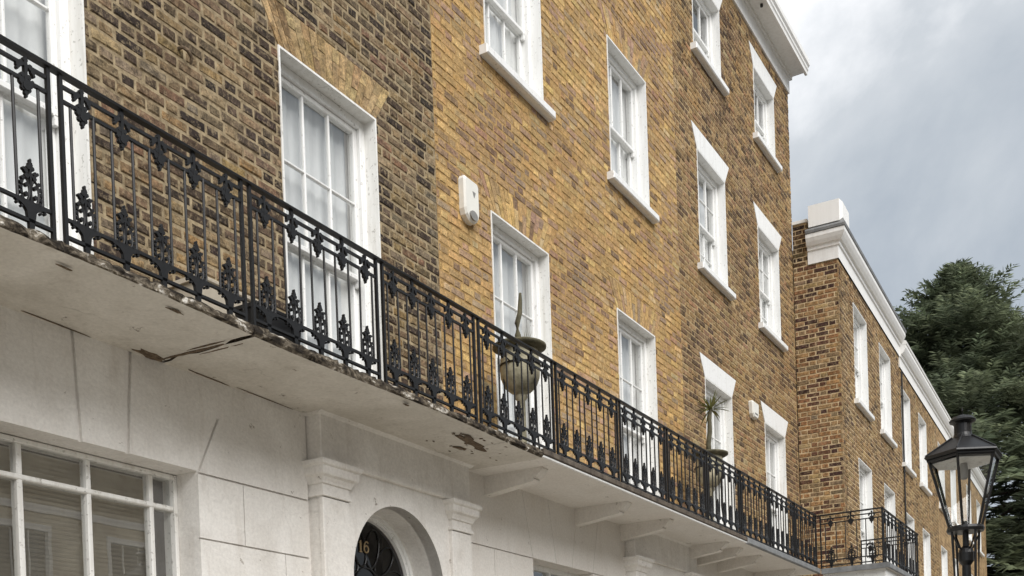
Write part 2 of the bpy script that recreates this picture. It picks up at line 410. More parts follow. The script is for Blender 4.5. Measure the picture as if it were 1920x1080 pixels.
PAL2B = [(3, (164, 138, 112)), (3, (176, 148, 108)), (2, (150, 128, 108)), (2, (158, 128, 106)), (1.2, (128, 106, 88)), (1, (188, 162, 116))]
PAL1B = [(3, (96, 82, 68)), (2, (74, 63, 55)), (2, (120, 100, 80)), (1.5, (136, 116, 90)), (1.5, (58, 49, 44))]
PAL3B = [(3, (136, 110, 84)), (2, (112, 90, 70)), (2, (150, 124, 90)), (2, (88, 70, 56))]
PAL5B = [(3, (146, 120, 84)), (3, (130, 105, 74)), (2, (156, 132, 96)), (1.6, (110, 88, 64)), (1.2, (84, 66, 52))]
PALV = [(3, (188, 162, 118)), (3, (178, 152, 110)), (2, (168, 142, 104)), (1.5, (198, 174, 130)), (.6, (146, 122, 92))]

# ------------------------------------------------------------------ windows
def window(root, x0, x1, z0, z1, cols=3, rows=(2, 2), meet=.5, sill=True, fold='net', drape=False, depth=.17, lining='white', door=False, blind_only=False, full=True):
    """a sash window: painted reveal > box frame, sashes, bars, panes, sill, curtain, room. Local frame: wall face y=0"""
    t = .016; wm = M['white']
    fr = MB()                                              # painted reveal
    fr.box(x0, x0+t, -.004, depth, z0, z1-t); fr.box(x1-t, x1, -.004, depth, z0, z1-t); fr.box(x0, x1, -.004, depth, z1-t, z1)
    win = fr.build('window', M[lining], root)
    a0, a1, b0, b1 = x0+t, x1-t, z0, z1-t
    bx = MB(); fw = .062                                   # box frame
    bx.bbox(a0, a0+fw, depth-.065, depth+.06, b0, b1); bx.bbox(a1-fw, a1, depth-.065, depth+.06, b0, b1); bx.bbox(a0+fw, a1-fw, depth-.065, depth+.06, b1-fw, b1)
    bx.build('frame', wm, win)
    a0 += fw; a1 -= fw; b1 -= fw; zm = b0 + (b1-b0)*meet
    yu, yl = depth-.035, depth+.01
    for (lo, hi, y, nr, nm) in ((zm-.02, b1, yu, rows[0], 'upper_sash'), (b0, zm+.02, yl, rows[1], 'lower_sash')):
        s = MB(); sw = .042; bot = .042 if nm == 'upper_sash' else .075
        s.bbox(a0, a0+sw, y, y+.042, lo, hi, .006); s.bbox(a1-sw, a1, y, y+.042, lo, hi, .006)
        s.bbox(a0+sw, a1-sw, y, y+.042, hi-.042, hi, .006); s.bbox(a0+sw, a1-sw, y, y+.042, lo, lo+bot, .006)
        if nm == 'upper_sash':                             # sash horns
            for xx in (a0+.004, a1-.04): s.prism([(xx, lo-.05), (xx+.03, lo-.05), (xx+.036, lo), (xx, lo)], y+.003, y+.039)
        sash = s.build('sash', wm, win)
        g0, g1, h0, h1 = a0+sw, a1-sw, lo+bot, hi-.042; bw = .018
        for i in range(1, cols):
            x = g0 + (g1-g0)*i/cols; MB().bbox(x-bw/2, x+bw/2, y+.004, y+.038, h0, h1).build('glazing_bar', wm, win)
        for k in range(1, nr):
            z = h0 + (h1-h0)*k/nr; MB().bbox(g0, g1, y+.0065, y+.0355, z-bw/2, z+bw/2).build('glazing_bar', wm, win)
        for i in range(cols):
            for k in range(nr):
                xa, xb = g0+(g1-g0)*i/cols, g0+(g1-g0)*(i+1)/cols; za, zb = h0+(h1-h0)*k/nr, h0+(h1-h0)*(k+1)/nr
                tl = RNG.uniform(-.0025, .0025); tz = RNG.uniform(-.0025, .0025)
                mb = MB(); mb.poly([(xa, y+.02+tl, za), (xb, y+.02-tl+tz, za), (xb, y+.02-tl, zb), (xa, y+.02+tl-tz, zb)]); mb.build('pane', M['glass'], win)
    if sill:
        MB().bbox(x0-.10, x1+.14 if False else x1+.11, -.085, depth, z0-.085, z0-.001, .012).build('sill', wm, win)
    rm = MB(); X0, X1, Y0, Y1, Z0, Z1 = x0-.3, x1+.3, depth+.061, 1.9, z0-.15, z1+.3      # the room behind
    rm.poly([(X0, Y1, Z0), (X1, Y1, Z0), (X1, Y1, Z1), (X0, Y1, Z1)]); rm.poly([(X0, Y0, Z0), (X0, Y1, Z0), (X0, Y1, Z1), (X0, Y0, Z1)]); rm.poly([(X1, Y0, Z0), (X1, Y0, Z1), (X1, Y1, Z1), (X1, Y1, Z0)])
    rm.poly([(X0, Y0, Z0), (X1, Y0, Z0), (X1, Y1, Z0), (X0, Y1, Z0)]); rm.poly([(X0, Y0, Z1), (X0, Y1, Z1), (X1, Y1, Z1), (X1, Y0, Z1)])
    h = (x0, x1, z0-.05, z1)
    for rc in subtract([(X0, X1, Z0, Z1)], h): rm.poly([(rc[0], Y0+.001, rc[2]), (rc[1], Y0+.001, rc[2]), (rc[1], Y0+.001, rc[3]), (rc[0], Y0+.001, rc[3])])
    rm.build('room', M['interior'], win)
    def cloth(xa, xb, za, zb, y, mat, amp, freq, name):
        mb = MB(); n = max(8, int((xb-xa)*46)); k = len(mb.v); ph = RNG.uniform(0, 6)
        for j in range(2):
            for i in range(n+1):
                x = xa+(xb-xa)*i/n; mb.v.append((x, y + amp*sin(freq*(x-xa)+ph)*(.8+.2*j) + amp*.4*sin(freq*2.3*x+ph), za if j == 0 else zb))
        for i in range(n): mb.f.append((i, i+1, n+2+i, n+1+i))
        mb.build(name, mat, win, smooth=True)
    if fold == 'net': cloth(x0+.03, x1-.03, z0, z1-.02, depth+.082, M['net'], .010, 46, 'net_curtain')
    if fold == 'half': cloth(x0+.03, x1-.03, z0, z0+(z1-z0)*.55, depth+.082, M['net'], .010, 46, 'net_curtain')
    if drape:
        cloth(x1-.36, x1-.02, z0, z1-.02, depth+.10, M['drape'], .014, 38, 'curtain')
        cloth(x0+.02, x0+.25, z0, z1-.02, depth+.10, M['drape'], .014, 38, 'curtain')
    return win
RNG = random.Random(5)
def flat_arch(wall, xa, xb, zb, h, sp, n, seed, table, mat):
    """gauged flat arch: splayed bricks over an opening, each run a long and a short brick"""
    rng = random.Random(seed)
    def X(t, zf): return (xa-sp*zf) + (xb-xa+2*sp*zf)*t
    for i in range(n):
        t0, t1 = i/n, (i+1)/n; g = .003; m_ = .64 if i % 2 else .36
        for (f0, f1) in ((0, m_), (m_, 1)):
            e0 = .0025 if f0 else .002
            cut = [(X(t0, f0)+g, zb+h*f0+e0), (X(t1, f0)-g, zb+h*f0+e0), (X(t1, f1)-g, zb+h*f1-.002), (X(t0, f1)+g, zb+h*f1-.002)]
            mb = MB(); y = rng.uniform(-.004, .001); mb.prism(cut, y, .03); mb.c = [(*pick(rng, table), 1)]*len(mb.v)
            mb.build('voussoir', M[mat], wall)

# ------------------------------------------------------------------ ground
def slab(name, x0, x1, y0, y1, z0, z1, mat): return tag(MB().box(x0, x1, y0, y1, z0, z1).build(name, mat), kind='structure')
g = MB(); g.poly([(-400, -400, -.12), (600, -400, -.12), (600, 400, -.12), (-400, 400, -.12)]); tag(g.build('ground', M['asphalt']), kind='structure')
slab('road', -40, 120, -9.0, -4.45, -.2, -.1, M['asphalt'])
for nm, ya, yb, yk in (('pavement', -4.3, 8.0, -4.45), ('pavement', -24, -9.15, -9.15)):
    pv = slab(nm, -40, 120, ya, yb, -.15, .0, M['paving'])
    kb = slab('kerb', -40, 120, yk, yk+.15, -.15, .004, M['kerb'])

# ------------------------------------------------------------------ the terrace (houses along y = 0)
HX = [2.36, 7.96, 13.60, 18.95]
TOP = 12.40
def shell(root, x0, x1, top, depth=9.0):
    mb = MB()
    mb.poly([(x1, depth, 0), (x0, depth, 0), (x0, depth, top), (x1, depth, top)])
    mb.poly([(x0, depth, 0), (x0, .03, 0), (x0, .03, top), (x0, depth, top)]); mb.poly([(x1, .03, 0), (x1, depth, 0), (x1, depth, top), (x1, .03, top)])
    mb.build('rear_wall', M['render_rear'], root)
    mb = MB(); mb.box(x0, x1, .35, depth, top-.5, top-.4); mb.build('roof', M['slate'], root)
def a_house(i, label, pal, mat, mort, wins, rec, arch, cut_top):
    x0, x1 = HX[i], HX[i+1]
    root = empty('terraced_house', (x0, 0, 0), label, 'house', 'houses of the tall brick terrace')
    holes = [(a-x0, b-x0, c, d) for (a, b, c, d, kw) in wins]
    wall = sheet(0, x1-x0, 4.0, TOP+.02, holes, rec).build('wall', M[mort], root)
    arches = [(a-x0, b-x0, d, *arch[:2]) for (a, b, c, d, kw) in wins]
    rng = random.Random(40+i)
    sills = [(a-x0-.10, b-x0+.11, c-.085, c) for (a, b, c, d, kw) in wins if c > 5]
    rects = lay(0.002, x1-x0-.002, 4.02, TOP, holes+sills, rng, arches)
    brickwork(wall, root, [(rects, IDN)], M[mat], pal, 70+i, 300, rec, *((.011, S(156, 140, 112)), (.009, S(178, 146, 96)), (.009, S(168, 144, 106)))[i])
    for (a, b, c, d, kw) in wins:
        window(root, a-x0, b-x0, c, d, **kw)
        if arch[2] == 'brick': flat_arch(wall, a-x0, b-x0, d, arch[0], arch[1], 17, int(a*10), *((PALV, 'brick_b') if i == 0 else (PAL2, 'brick_y')))
        else: MB().prism([(a-x0, d), (b-x0, d), (b-x0+arch[1], d+arch[0]), (a-x0-arch[1], d+arch[0])], -.006, .03).build('lintel', M['white'], root)
    shell(root, 0, x1-x0, TOP+.6)
    ln = x1-x0 + (.09 if i == 2 else 0)                     # parapet fascia and projecting cornice
    MB().extr_x([(-.022, TOP), (-.022, TOP+.245), (.03, TOP+.245), (.03, TOP)], 0, ln-.06 if i == 2 else ln).build('fascia', M['cornice'], root)
    c_ = MB().extr_x([(.2, 12.646), (-.055, 12.646), (-.06, 12.70), (-.27, 12.70), (-.275, 12.645), (-.315, 12.645), (-.32, 12.70), (-.335, 12.72), (-.335, 12.76), (-.36, 12.79), (-.36, 12.87), (.2, 12.92)][::-1], 0, ln)
    c_.build('cornice', M['cornice'], root)
    if i == 2: MB().tube([(16.9-x0, -.2, 12.705), (16.9-x0, -.2, 12.66)], .022, 10).build('vent_hole_dark', M['iron'], root)  # black stub: the dark of a soffit vent hole put in as colour
    return root, wall
def vnoise(x, z, k=0):
    return (sin(x*1.3+z*.9+k)+sin(x*2.9-z*2.1+1.7*k)*.7+sin(x*.7+z*3.3+2.3*k)*.6+sin(x*5.1+z*4.3+k*3)*.4)/2.7
def pal_simple(table, x0=0, sills=(), alt=None, k=0, amp=.12):
    """brick colours in clusters; run-off dirt below the sills"""
    def f(r, rng):
        x, z = (r[0]+r[1])/2+x0, (r[2]+r[3])/2; n = vnoise(x, z, k)
        c = pick(rng, alt if alt and n+rng.uniform(-.35, .35) > .28 else table)
        q = 1+amp*vnoise(x*.8, z*.8, k+4)
        for (a, b, zs) in sills:
            d = zs-z
            if a-.02 < x < b+.02 and 0 < d < .75:
                e_ = max(0, 1-abs(x-b)/.22)+max(0, 1-abs(x-a)/.18)*.6+.25
                q *= 1-.36*min(1, e_)*(1-d/.75)*rng.uniform(.5, 1)
        return tuple(v*q for v in c)
    return f
FW = dict(sill=False, rows=(2, 2), meet=.495, lining='white_old')
W1 = [(3.22, 4.35, 4.10, 6.50, dict(FW)), (6.00, 7.12, 4.10, 6.50, dict(FW)),
      (3.22, 4.35, 7.92, 9.50, dict(rows=(1, 1))), (6.00, 7.12, 7.92, 9.50, dict(rows=(1, 1))),
      (3.22, 4.35, 10.84, 11.9, dict(rows=(1, 1))), (6.00, 7.12, 10.84, 11.9, dict(rows=(1, 1)))]
W2 = [(8.85, 9.97, 4.10, 6.47, dict(FW, drape=True)), (11.60, 12.70, 4.10, 6.45, dict(FW, drape=True)),
      (8.85, 9.97, 7.92, 9.50, dict(rows=(1, 1), drape=True)), (11.56, 12.66, 7.92, 9.50, dict(rows=(1, 1), drape=True)),
      (8.85, 9.97, 10.84, 11.9, dict(rows=(1, 1))), (11.58, 12.68, 10.84, 11.9, dict(rows=(1, 1)))]
W3 = [(14.42, 15.52, 4.10, 6.41, dict(FW)), (17.06, 18.15, 4.10, 6.41, dict(FW)),
      (14.38, 15.50, 7.90, 9.47, dict(rows=(2, 2))), (17.00, 18.10, 7.90, 9.44, dict(rows=(2, 2))),
      (14.38, 15.48, 10.82, 11.90, dict(rows=(1, 1), fold='half')), (17.02, 18.08, 10.82, 11.90, dict(rows=(1, 1), fold='half'))]
H1, wall1 = a_house(0, 'brown brick house with arched door numbered 16 and yellow flat arch over french window', pal_simple(PAL1, HX[0], [], PAL1B, 1), 'brick', 'mortar1', W1, .006, (.30, .20, 'brick'), None)
H2, wall2 = a_house(1, 'yellow ochre brick house in the middle of the tall terrace with an alarm box', pal_simple(PAL2, HX[1], [(a-.1, b+.11, c-.085) for a, b, c, d, _ in W2 if c > 5], PAL2B, 2, .1), 'brick_y', 'mortar2', W2, .005, (.30, .20, 'brick'), None)
H3, wall3 = a_house(2, 'olive brown brick house with white splayed lintels and white roof cornice', pal_simple(PAL3, HX[2], [(a-.1, b+.11, c-.085) for a, b, c, d, _ in W3 if c > 5], PAL3B, 3), 'brick_b', 'mortar3', W3, .006, (.285, .19, 'white'), None)

# ---- stucco ground floors
def block(root, pts, y0=0.0, y1=.02, mat='stucco', name='stucco_block'): return MB().prism(pts, y0, y1).build(name, M[mat], root)
def rect(a, b, c, d): return [(a, c), (b, c), (b, d), (a, d)]
G = .013
def ground_house1():
    x0 = HX[0]; R_ = H1; o = lambda p: [(x-x0, z) for x, z in p]
    sh = sheet(0, HX[1]-x0, 0, 4.0, [(3.67-x0, 5.09-x0, 1.2, 3.36), (6.40-x0, 7.86-x0, 0, 3.62)], .02)
    ww = sh.build('stucco_wall', M['stucco'], R_)
    B = lambda p: block(ww, o(p))
    # flat-arch blocks over the wide window, joints leaning to its centre line
    B([(2.37, 3.36), (3.66, 3.36), (3.43, 3.99), (2.37, 3.99)])
    B([(3.672, 3.36), (4.21-G, 3.36), (4.18-G, 3.99), (3.442, 3.99)])
    B([(4.21+G, 3.36), (4.54-G, 3.36), (4.59-G, 3.99), (4.18+G, 3.99)])
    B([(4.54+G, 3.36), (5.085, 3.36), (5.275, 3.735), (5.292, 3.73), (5.105, 3.355), (6.14, 3.355), (6.14, 3.99), (4.59+G, 3.99)])
    # courses of the pier beside the window
    z = 3.342; k = 0
    while z > .1:
        zb = z-.40; js = [5.49] if k % 2 == 0 else [5.88]
        xs = [5.09]+js+[6.14]
        for a, b in zip(xs, xs[1:]): B(rect(a+(.004 if a > 5.1 else 0), b-.004, zb, z))
        B(rect(2.37, 3.66, zb, z)); z -= .411; k += 1
    MB().box(2.37-x0, 5.09-x0, 0, .02, 0, 1.1).build('stucco_panel', M['stucco'], ww)
    # reveal, soffit and window
    rv = MB(); rv.box(5.09-x0, 5.15-x0, .0205, .30, 1.1, 3.42); rv.box(3.60-x0, 3.67-x0, .0205, .30, 1.1, 3.42); rv.box(3.67-x0, 5.09-x0, .0205, .30, 3.36, 3.42)
    rv.build('window_reveal', M['stucco'], R_)
    win = MB()
    a0, a1, b0, b1 = 3.70-x0, 5.088-x0, 1.2, 3.355; y = .185
    win.bbox(a0, a0+.05, y, y+.1, b0, b1); win.bbox(a1-.03, a1, y, y+.1, b0, b1); win.bbox(a0+.05, a1-.03, y, y+.1, b1-.028, b1); win.box(a0+.05, a1-.03, y, y+.1, b0, b0+.1)
    win = win.build('window', M['white_old'], R_)
    xs = [a0+.05, 3.955-x0, 4.415-x0, 4.885-x0, a1-.03]; bw = [0, .036, .032, .032, 0]
    for x, w_ in zip(xs[1:-1], bw[1:-1]): MB().bbox(x-w_/2, x+w_/2, y+.01, y+.07, b0+.1, b1-.028, .006).build('glazing_bar', M['white_old'], win)
    MB().bbox(a0+.05, a1-.03, y+.004, y+.075, 3.125, 3.155, .006).build('transom', M['white_old'], win)
    for i in range(4):
        for (za, zb) in ((b0+.1, 3.13), (3.15, b1-.03)):
            mb = MB(); mb.poly([(xs[i], y+.04, za), (xs[i+1], y+.04, za), (xs[i+1], y+.04, zb), (xs[i], y+.04, zb)]); mb.build('pane', M['glass_gf'], win)
    bl = MB(); z = 3.32
    while z > 1.3:
        bl.poly([(3.72-x0, y+.125, z-.028), (4.93-x0, y+.125, z-.028), (4.93-x0, y+.11, z), (3.72-x0, y+.11, z)]); z -= .026
    tag(bl.build('blind', M['blind'], win), 'grey beige slatted window blind')
    rm = MB(); X0, X1, Y0, Y1, Z0, Z1 = 3.6-x0, 5.15-x0, .3, 2.2, 1.0, 3.42
    rm.poly([(X0, Y1, Z0), (X1, Y1, Z0), (X1, Y1, Z1), (X0, Y1, Z1)]); rm.poly([(X0, Y0, Z0), (X0, Y1, Z0), (X0, Y1, Z1), (X0, Y0, Z1)]); rm.poly([(X1, Y0, Z0), (X1, Y0, Z1), (X1, Y1, Z1), (X1, Y1, Z0)])
    rm.poly([(X0, Y0, Z0), (X1, Y0, Z0), (X1, Y1, Z0), (X0, Y1, Z0)]); rm.poly([(X0, Y0, Z1), (X0, Y1, Z1), (X1, Y1, Z1), (X1, Y0, Z1)])
    rm.build('room', M['interior'], win)
    door_bay(R_, x0, 6.16, 8.13, 7.125, .60, 2.85, '16')
    MB().box(8.14-x0, HX[1]-x0+.4, 0, .02, 0, .01) if False else None

def door_bay(root, x0, xa, xb, xc, rad, zs, number=None):
    """projecting stucco door bay: plain frieze, two pilasters with moulded capitals, arched opening with fanlight"""
    yb, yp = -.085, -.12                                    # bay face, pilaster face
    bay = MB(); n = 28
    arc = [(xc-x0+rad*cos(pi-pi*i/n), zs+rad*sin(pi-pi*i/n)) for i in range(n+1)]
    zt = 3.66
    L_ = [(xa-x0+.01, 0), (xc-rad-x0, 0)] + arc + [(xc+rad-x0, 0), (xb-x0-.01, 0), (xb-x0-.01, zt), (xa-x0+.01, zt)]
    bay.prism(L_, yb, .0195)
    bayo = bay.build('door_bay', M['stucco'], root)
    MB().bbox(xa-x0, xb-x0, yp, .0195, 3.625, 3.985, .008).build('frieze', M['stucco'], bayo)
    MB().extr_x([(yp, 3.95), (yp-.035, 3.968), (yp-.045, 3.988), (.019, 3.988), (.019, 3.95)][::-1], xa-x0-.03, xb-x0+.03).build('frieze_moulding', M['stucco'], bayo)
    for (pa, pb) in ((xa, xa+.30), (xb-.30, xb)):
        pil = MB().bbox(pa-x0, pb-x0, yp, yb, 0, 3.37, .006).build('pilaster', M['stucco'], root)
        prof = [(0, 3.372), (.014, 3.376), (.014, 3.40), (0, 3.405), (0, 3.46), (.012, 3.465), (.016, 3.48), (.03, 3.505), (.05, 3.52), (.055, 3.535), (.055, 3.575), (.07, 3.585), (.075, 3.60), (.075, 3.618), (.0, 3.624)]
        mb = MB()                                           # capital: profile swept round three sides
        for (d, z), (d2, z2) in zip(prof, prof[1:]):
            P = lambda dd, zz: [(pa-x0-dd, .0195, zz), (pa-x0-dd, yp-dd, zz), (pb-x0+dd, yp-dd, zz), (pb-x0+dd, .0195, zz)]
            q, r_ = P(d, z), P(d2, z2)
            for i in range(3): mb.poly([q[i], q[i+1], r_[i+1], r_[i]])
        mb.build('capital', M['stucco'], pil)
    # arch reveal
    rv = MB(); d1 = .24
    pts = [(xc-rad-x0, 0)] + arc + [(xc+rad-x0, 0)]
    for (p, q) in zip(pts, pts[1:]): rv.poly([(p[0], yb, p[1]), (p[0], d1, p[1]), (q[0], d1, q[1]), (q[0], yb, q[1])])
    rv.build('arch_reveal', M['stucco'], bayo, smooth=False)
    fr_ = MB()                                              # moulded arch frame
    for (ra, rb, ya) in ((rad, rad-.035, d1-.03), (rad-.035, rad-.06, d1-.012)):
        for i in range(n):
            t0, t1 = pi-pi*i/n, pi-pi*(i+1)/n
            A = [(xc-x0+r*cos(t), zs+r*sin(t)) for r, t in ((ra, t0), (ra, t1), (rb, t1), (rb, t0))]
            fr_.prism(A[::-1], ya, d1+.05)
        for sx in (-1, 1):
            aa, bb = sorted((xc-x0+sx*ra, xc-x0+sx*rb)); fr_.box(aa, bb, ya, d1+.05, 0, zs)
    fr_.build('arch_frame', M['white'], bayo)
    rr = rad-.06
    fan = MB(); fan.poly([(xc-x0+rr*cos(pi*i/24), d1+.022, zs+rr*sin(pi*i/24)) for i in range(25)]); fl = fan.build('fanlight', M['glass_dark'], root)
    tr = MB()                                               # tracery: radiating loops
    for k in range(6):
        a = pi*(k+.5)/6; c = (xc-x0+rr*.62*cos(a), zs+rr*.62*sin(a)); ph = a
        tr.tube([(c[0]+rr*.30*cos(q)*cos(ph)-rr*.15*sin(q)*sin(ph), d1+.015, c[1]+rr*.30*cos(q)*sin(ph)+rr*.15*sin(q)*cos(ph)) for q in [2*pi*i/16 for i in range(17)]], .006, 5)
    tr.tube([(xc-x0+rr*.3*cos(pi*i/12), d1+.015, zs+rr*.3*sin(pi*i/12)) for i in range(13)], .008, 5)
    tr.build('tracery', M['lamp_black'], fl)
    back = MB(); back.box(xc-rad-x0, xc+rad-x0, d1+.3, d1+.34, 0, 3.5); back.build('hall', M['interior'], root)
    dr = MB(); dr.bbox(xc-rr-x0, xc+rr-x0, d1, d1+.05, .15, zs-.06)
    do = dr.build('door', M['door'], root)
    for (pa, pb, pc, pd) in ((-.42, -.06, 1.5, 2.55), (.06, .42, 1.5, 2.55), (-.42, -.06, .35, 1.1), (.06, .42, .35, 1.1)):
        MB().bbox(xc-x0+pa, xc-x0+pb, d1-.015, d1, pc, pd, .012).build('door_panel', M['door'], do)
    MB().bbox(xc-rr-x0, xc+rr-x0, d1-.02, d1+.06, zs-.058, zs+.0).build('transom', M['white'], root)
    if number:                                              # gilt numerals on the glass
        nx, nz, h = 7.055-x0, 3.135, .088; y = d1+.01
        mb = MB(); mb.box(nx-.008, nx+.008, y, y+.006, nz, nz+h); mb.box(nx-.02, nx-.008, y, y+.006, nz+h-.02, nz+h-.012); mb.box(nx-.018, nx+.018, y, y+.006, nz-.006, nz)
        cx_ = nx+.072
        mb.tube([(cx_+.027*cos(q), y+.003, nz+.026+.027*sin(q)) for q in [2*pi*i/20 for i in range(21)]], .0065, 6)
        mb.tube([(cx_-.027+.0, y+.003, nz+.026), (cx_-.025, y+.003, nz+.05), (cx_-.016, y+.003, nz+.074), (cx_+.0, y+.003, nz+h-.002), (cx_+.016, y+.003, nz+h-.004), (cx_+.024, y+.003, nz+h-.014)], .0065, 6)
        mb.build('house_number', M['gold'], fl)
ground_house1()

def ground_plain(root, x0, x1, win, bays):
    ww = sheet(0, x1-x0, 0, 4.0, [(win[0]-x0, win[1]-x0, 1.2, win[2])]+[(b[0]+.3-x0, b[1]-.3-x0, 0, 3.6) for b in bays], .02).build('stucco_wall', M['stucco_clean'], root)
    B = lambda p: block(ww, [(x-x0, z) for x, z in p], mat='stucco_clean')
    a, b, zt = win; xc = (a+b)/2; left = x0+.22; right = bays[0][0]-.005 if bays else x1-.01
    tj = [(a, a-.18), (a+(b-a)*.37, a+(b-a)*.37-.15), (b-(b-a)*.37, b-(b-a)*.37+.15), (b, b+.18)]
    edges = [(left, left)]+tj+[(right, right)]; g_ = .0035
    for (p, q) in zip(edges, edges[1:]):
        B([(p[0]+g_, zt+.005), (q[0]-g_, zt+.005), (q[1]-g_, 3.99), (p[1]+g_, 3.99)])
    z = zt-.006; k = 0
    while z > .1:
        for (c, d) in ((left, a), (b, right)):
            jn = (c+d)/2 + (.15 if k % 2 else -.1)
            B(rect(c, jn-.004, z-.4, z)); B(rect(jn+.004, d, z-.4, z))
        z -= .411; k += 1
    rv = MB(); rv.box(a-x0-.06, a-x0, .0205, .26, 1.2, zt+.05); rv.box(b-x0, b-x0+.06, .0205, .26, 1.2, zt+.05); rv.box(a-x0, b-x0, .0205, .26, zt, zt+.05); rv.build('window_reveal', M['stucco_clean'], root)
    f = MB(); y = .17
    for (p, q) in ((a-x0, a-x0+.05), (b-x0-.05, b-x0), (xc-x0-.02, xc-x0+.02)): f.bbox(p, q, y, y+.08, 1.2, zt)
    f.bbox(a-x0+.05, b-x0-.05, y+.003, y+.083, zt-.05, zt); f = f.build('window', M['white'], root)
    for (p, q) in ((a-x0+.05, xc-x0-.02), (xc-x0+.02, b-x0-.05)):
        mb = MB(); mb.poly([(p, y+.04, 1.2), (q, y+.04, 1.2), (q, y+.04, zt-.05), (p, y+.04, zt-.05)]); mb.build('pane', M['glass'], f)
    MB().box(a-x0-.05, b-x0+.05, .9, .95, 1.1, zt+.04).build('room', M['interior'], f)
    for bb in bays: door_bay(root, x0, bb[0], bb[1], (bb[0]+bb[1])/2, .60, 2.85)
ground_plain(H2, HX[1], HX[2], (9.43, 10.75, 3.345), [(11.62, 13.58)])
ground_plain(H3, HX[2], HX[3], (15.0, 16.3, 3.345), [(16.85, 18.82)])

# ---- small fittings on brown house
hk = MB(); hk.tube([(5.06-HX[0], 0.02, 5.985), (5.07-HX[0], -.03, 5.99), (5.10-HX[0], -.045, 5.98), (5.135-HX[0], -.04, 5.955), (5.145-HX[0], -.02, 5.92)], [.010, .012, .013, .012, .008], 8)
tag(hk.build('wall_hook', M['rust'], H1), 'small rusty curved hook')

# ------------------------------------------------------------------ balconies and railings
SL = 4.04
def disc(mb, x, z, r, y0=-.009, y1=.009, n=7, rot=0, sx=1, sz=1):
    mb.prism([(x+r*sx*cos(2*pi*i/n+rot), z+r*sz*sin(2*pi*i/n+rot)) for i in range(n)], y0, y1)
pm = MB()                                                   # palmette: scalloped pedestal, open scrolls, leaves and a trefoil tip
pm.prism([(-.014, -.06), (.014, -.06), (.018, -.005), (.026, .02), (.030, .045), (.046, .062), (.072, .074), (.10, .078), (.10, .086), (-.10, .086), (-.10, .078), (-.072, .074), (-.046, .062), (-.030, .045), (-.026, .02), (-.018, -.005)], -.010, .010)
def arc(mb, x, z, r, a0, a1, w=.006, n=8): mb.tube([(x+r*cos(a0+(a1-a0)*i/n), 0, z+r*sin(a0+(a1-a0)*i/n)) for i in range(n+1)], w, 4)
for sx in (-1, 1):
    disc(pm, sx*.088, .068, .008); disc(pm, sx*.060, .058, .007)
    pm.tube([(sx*.030+.025*cos(2*pi*i/12), 0, .152+.060*sin(2*pi*i/12)) for i in range(13)], .0085, 4)
    disc(pm, sx*.030, .128, .012); disc(pm, sx*.028, .176, .011)
    for (z, x) in ((.104, .055), (.128, .062), (.153, .063), (.178, .061), (.202, .052)): disc(pm, sx*x, z, .010, rot=sx*.3)
    disc(pm, sx*.024, .222, .014); disc(pm, sx*.030, .246, .013); disc(pm, sx*.045, .252, .008); disc(pm, sx*.014, .268, .011)
pm.box(-.006, .006, -.009, .009, .085, .27); disc(pm, 0, .232, .014); disc(pm, 0, .284, .015, sz=1.15); disc(pm, 0, .306, .007, sz=1.4)
PALM = pm.mesh('palmette', M['iron'])
tm = MB()                                                   # hanging flower at the top rails (origin at the third rail)
tm.box(-.010, .010, -.010, .010, -.05, .10); disc(tm, 0, .106, .016)
for sx in (-1, 1):
    disc(tm, sx*.030, .078, .016); disc(tm, sx*.046, .062, .016); disc(tm, sx*.052, .044, .009); disc(tm, sx*.020, .022, .014); disc(tm, sx*.026, -.012, .020); disc(tm, sx*.042, .004, .012); disc(tm, sx*.018, -.042, .015)
disc(tm, 0, -.03, .024, -.013, .013); disc(tm, 0, -.064, .014); disc(tm, 0, -.082, .007)
FLOW = tm.mesh('rosette', M['iron'])
_bar = MB().tube([(0, 0, .125), (0, 0, .70)], .0078, 6).mesh('bar', M['iron'])
def rails_mesh(L_):
    return [MB().box(.012, L_-.012, -.008, .008, z-.008, z+.008).mesh('rail', M['iron']) for z in (.13, .695, .765)]
def panel(bal, x, y, L_, rot=0, dense=False, n=5, base=SL):
    c, s = cos(rot), sin(rot)
    P = lambda u: (x-bal.location.x + u*c, y-bal.location.y + u*s, base-bal.location.z)
    fr = MB()
    pw_ = .0095; fr.prism([(-pw_, -.02), (pw_, -.02), (pw_, .037), (L_-pw_, .037), (L_-pw_, -.02), (L_+pw_, -.02), (L_+pw_, .815), (L_-pw_, .815), (L_-pw_, .053), (pw_, .053), (pw_, .815), (-pw_, .815)], -.010, .010)
    p = fr.build('railing_panel', M['iron'], bal, loc=P(0)); p.rotation_euler = (0, 0, rot)
    for me in rails_mesh(L_): obj('rail', me, p)
    st = L_/n
    for i in range(n):
        xc = st*(i+.5); hw = st*.275
        for sx in (-1, 1): obj('bar', _bar, p, (xc+sx*hw+RNG.uniform(-.002, .002), 0, 0), (RNG.uniform(-.006, .006), RNG.uniform(-.006, .006), 0))
        obj('palmette', PALM, p, (xc+RNG.uniform(-.002, .002), 0, .045), (0, RNG.uniform(-.02, .02), 0)).scale = (.84, 1, .92)
        obj('rosette', FLOW, p, (xc, 0, .695), (0, RNG.uniform(-.04, .04), 0)).scale = (.84, 1, .9)
        if i in (1, n-2): obj('stub', _stub, p, (xc, 0, .765))
    return p
_stub = MB().box(-.011, .011, -.007, .007, .008, .055).mesh('stub', M['iron'])
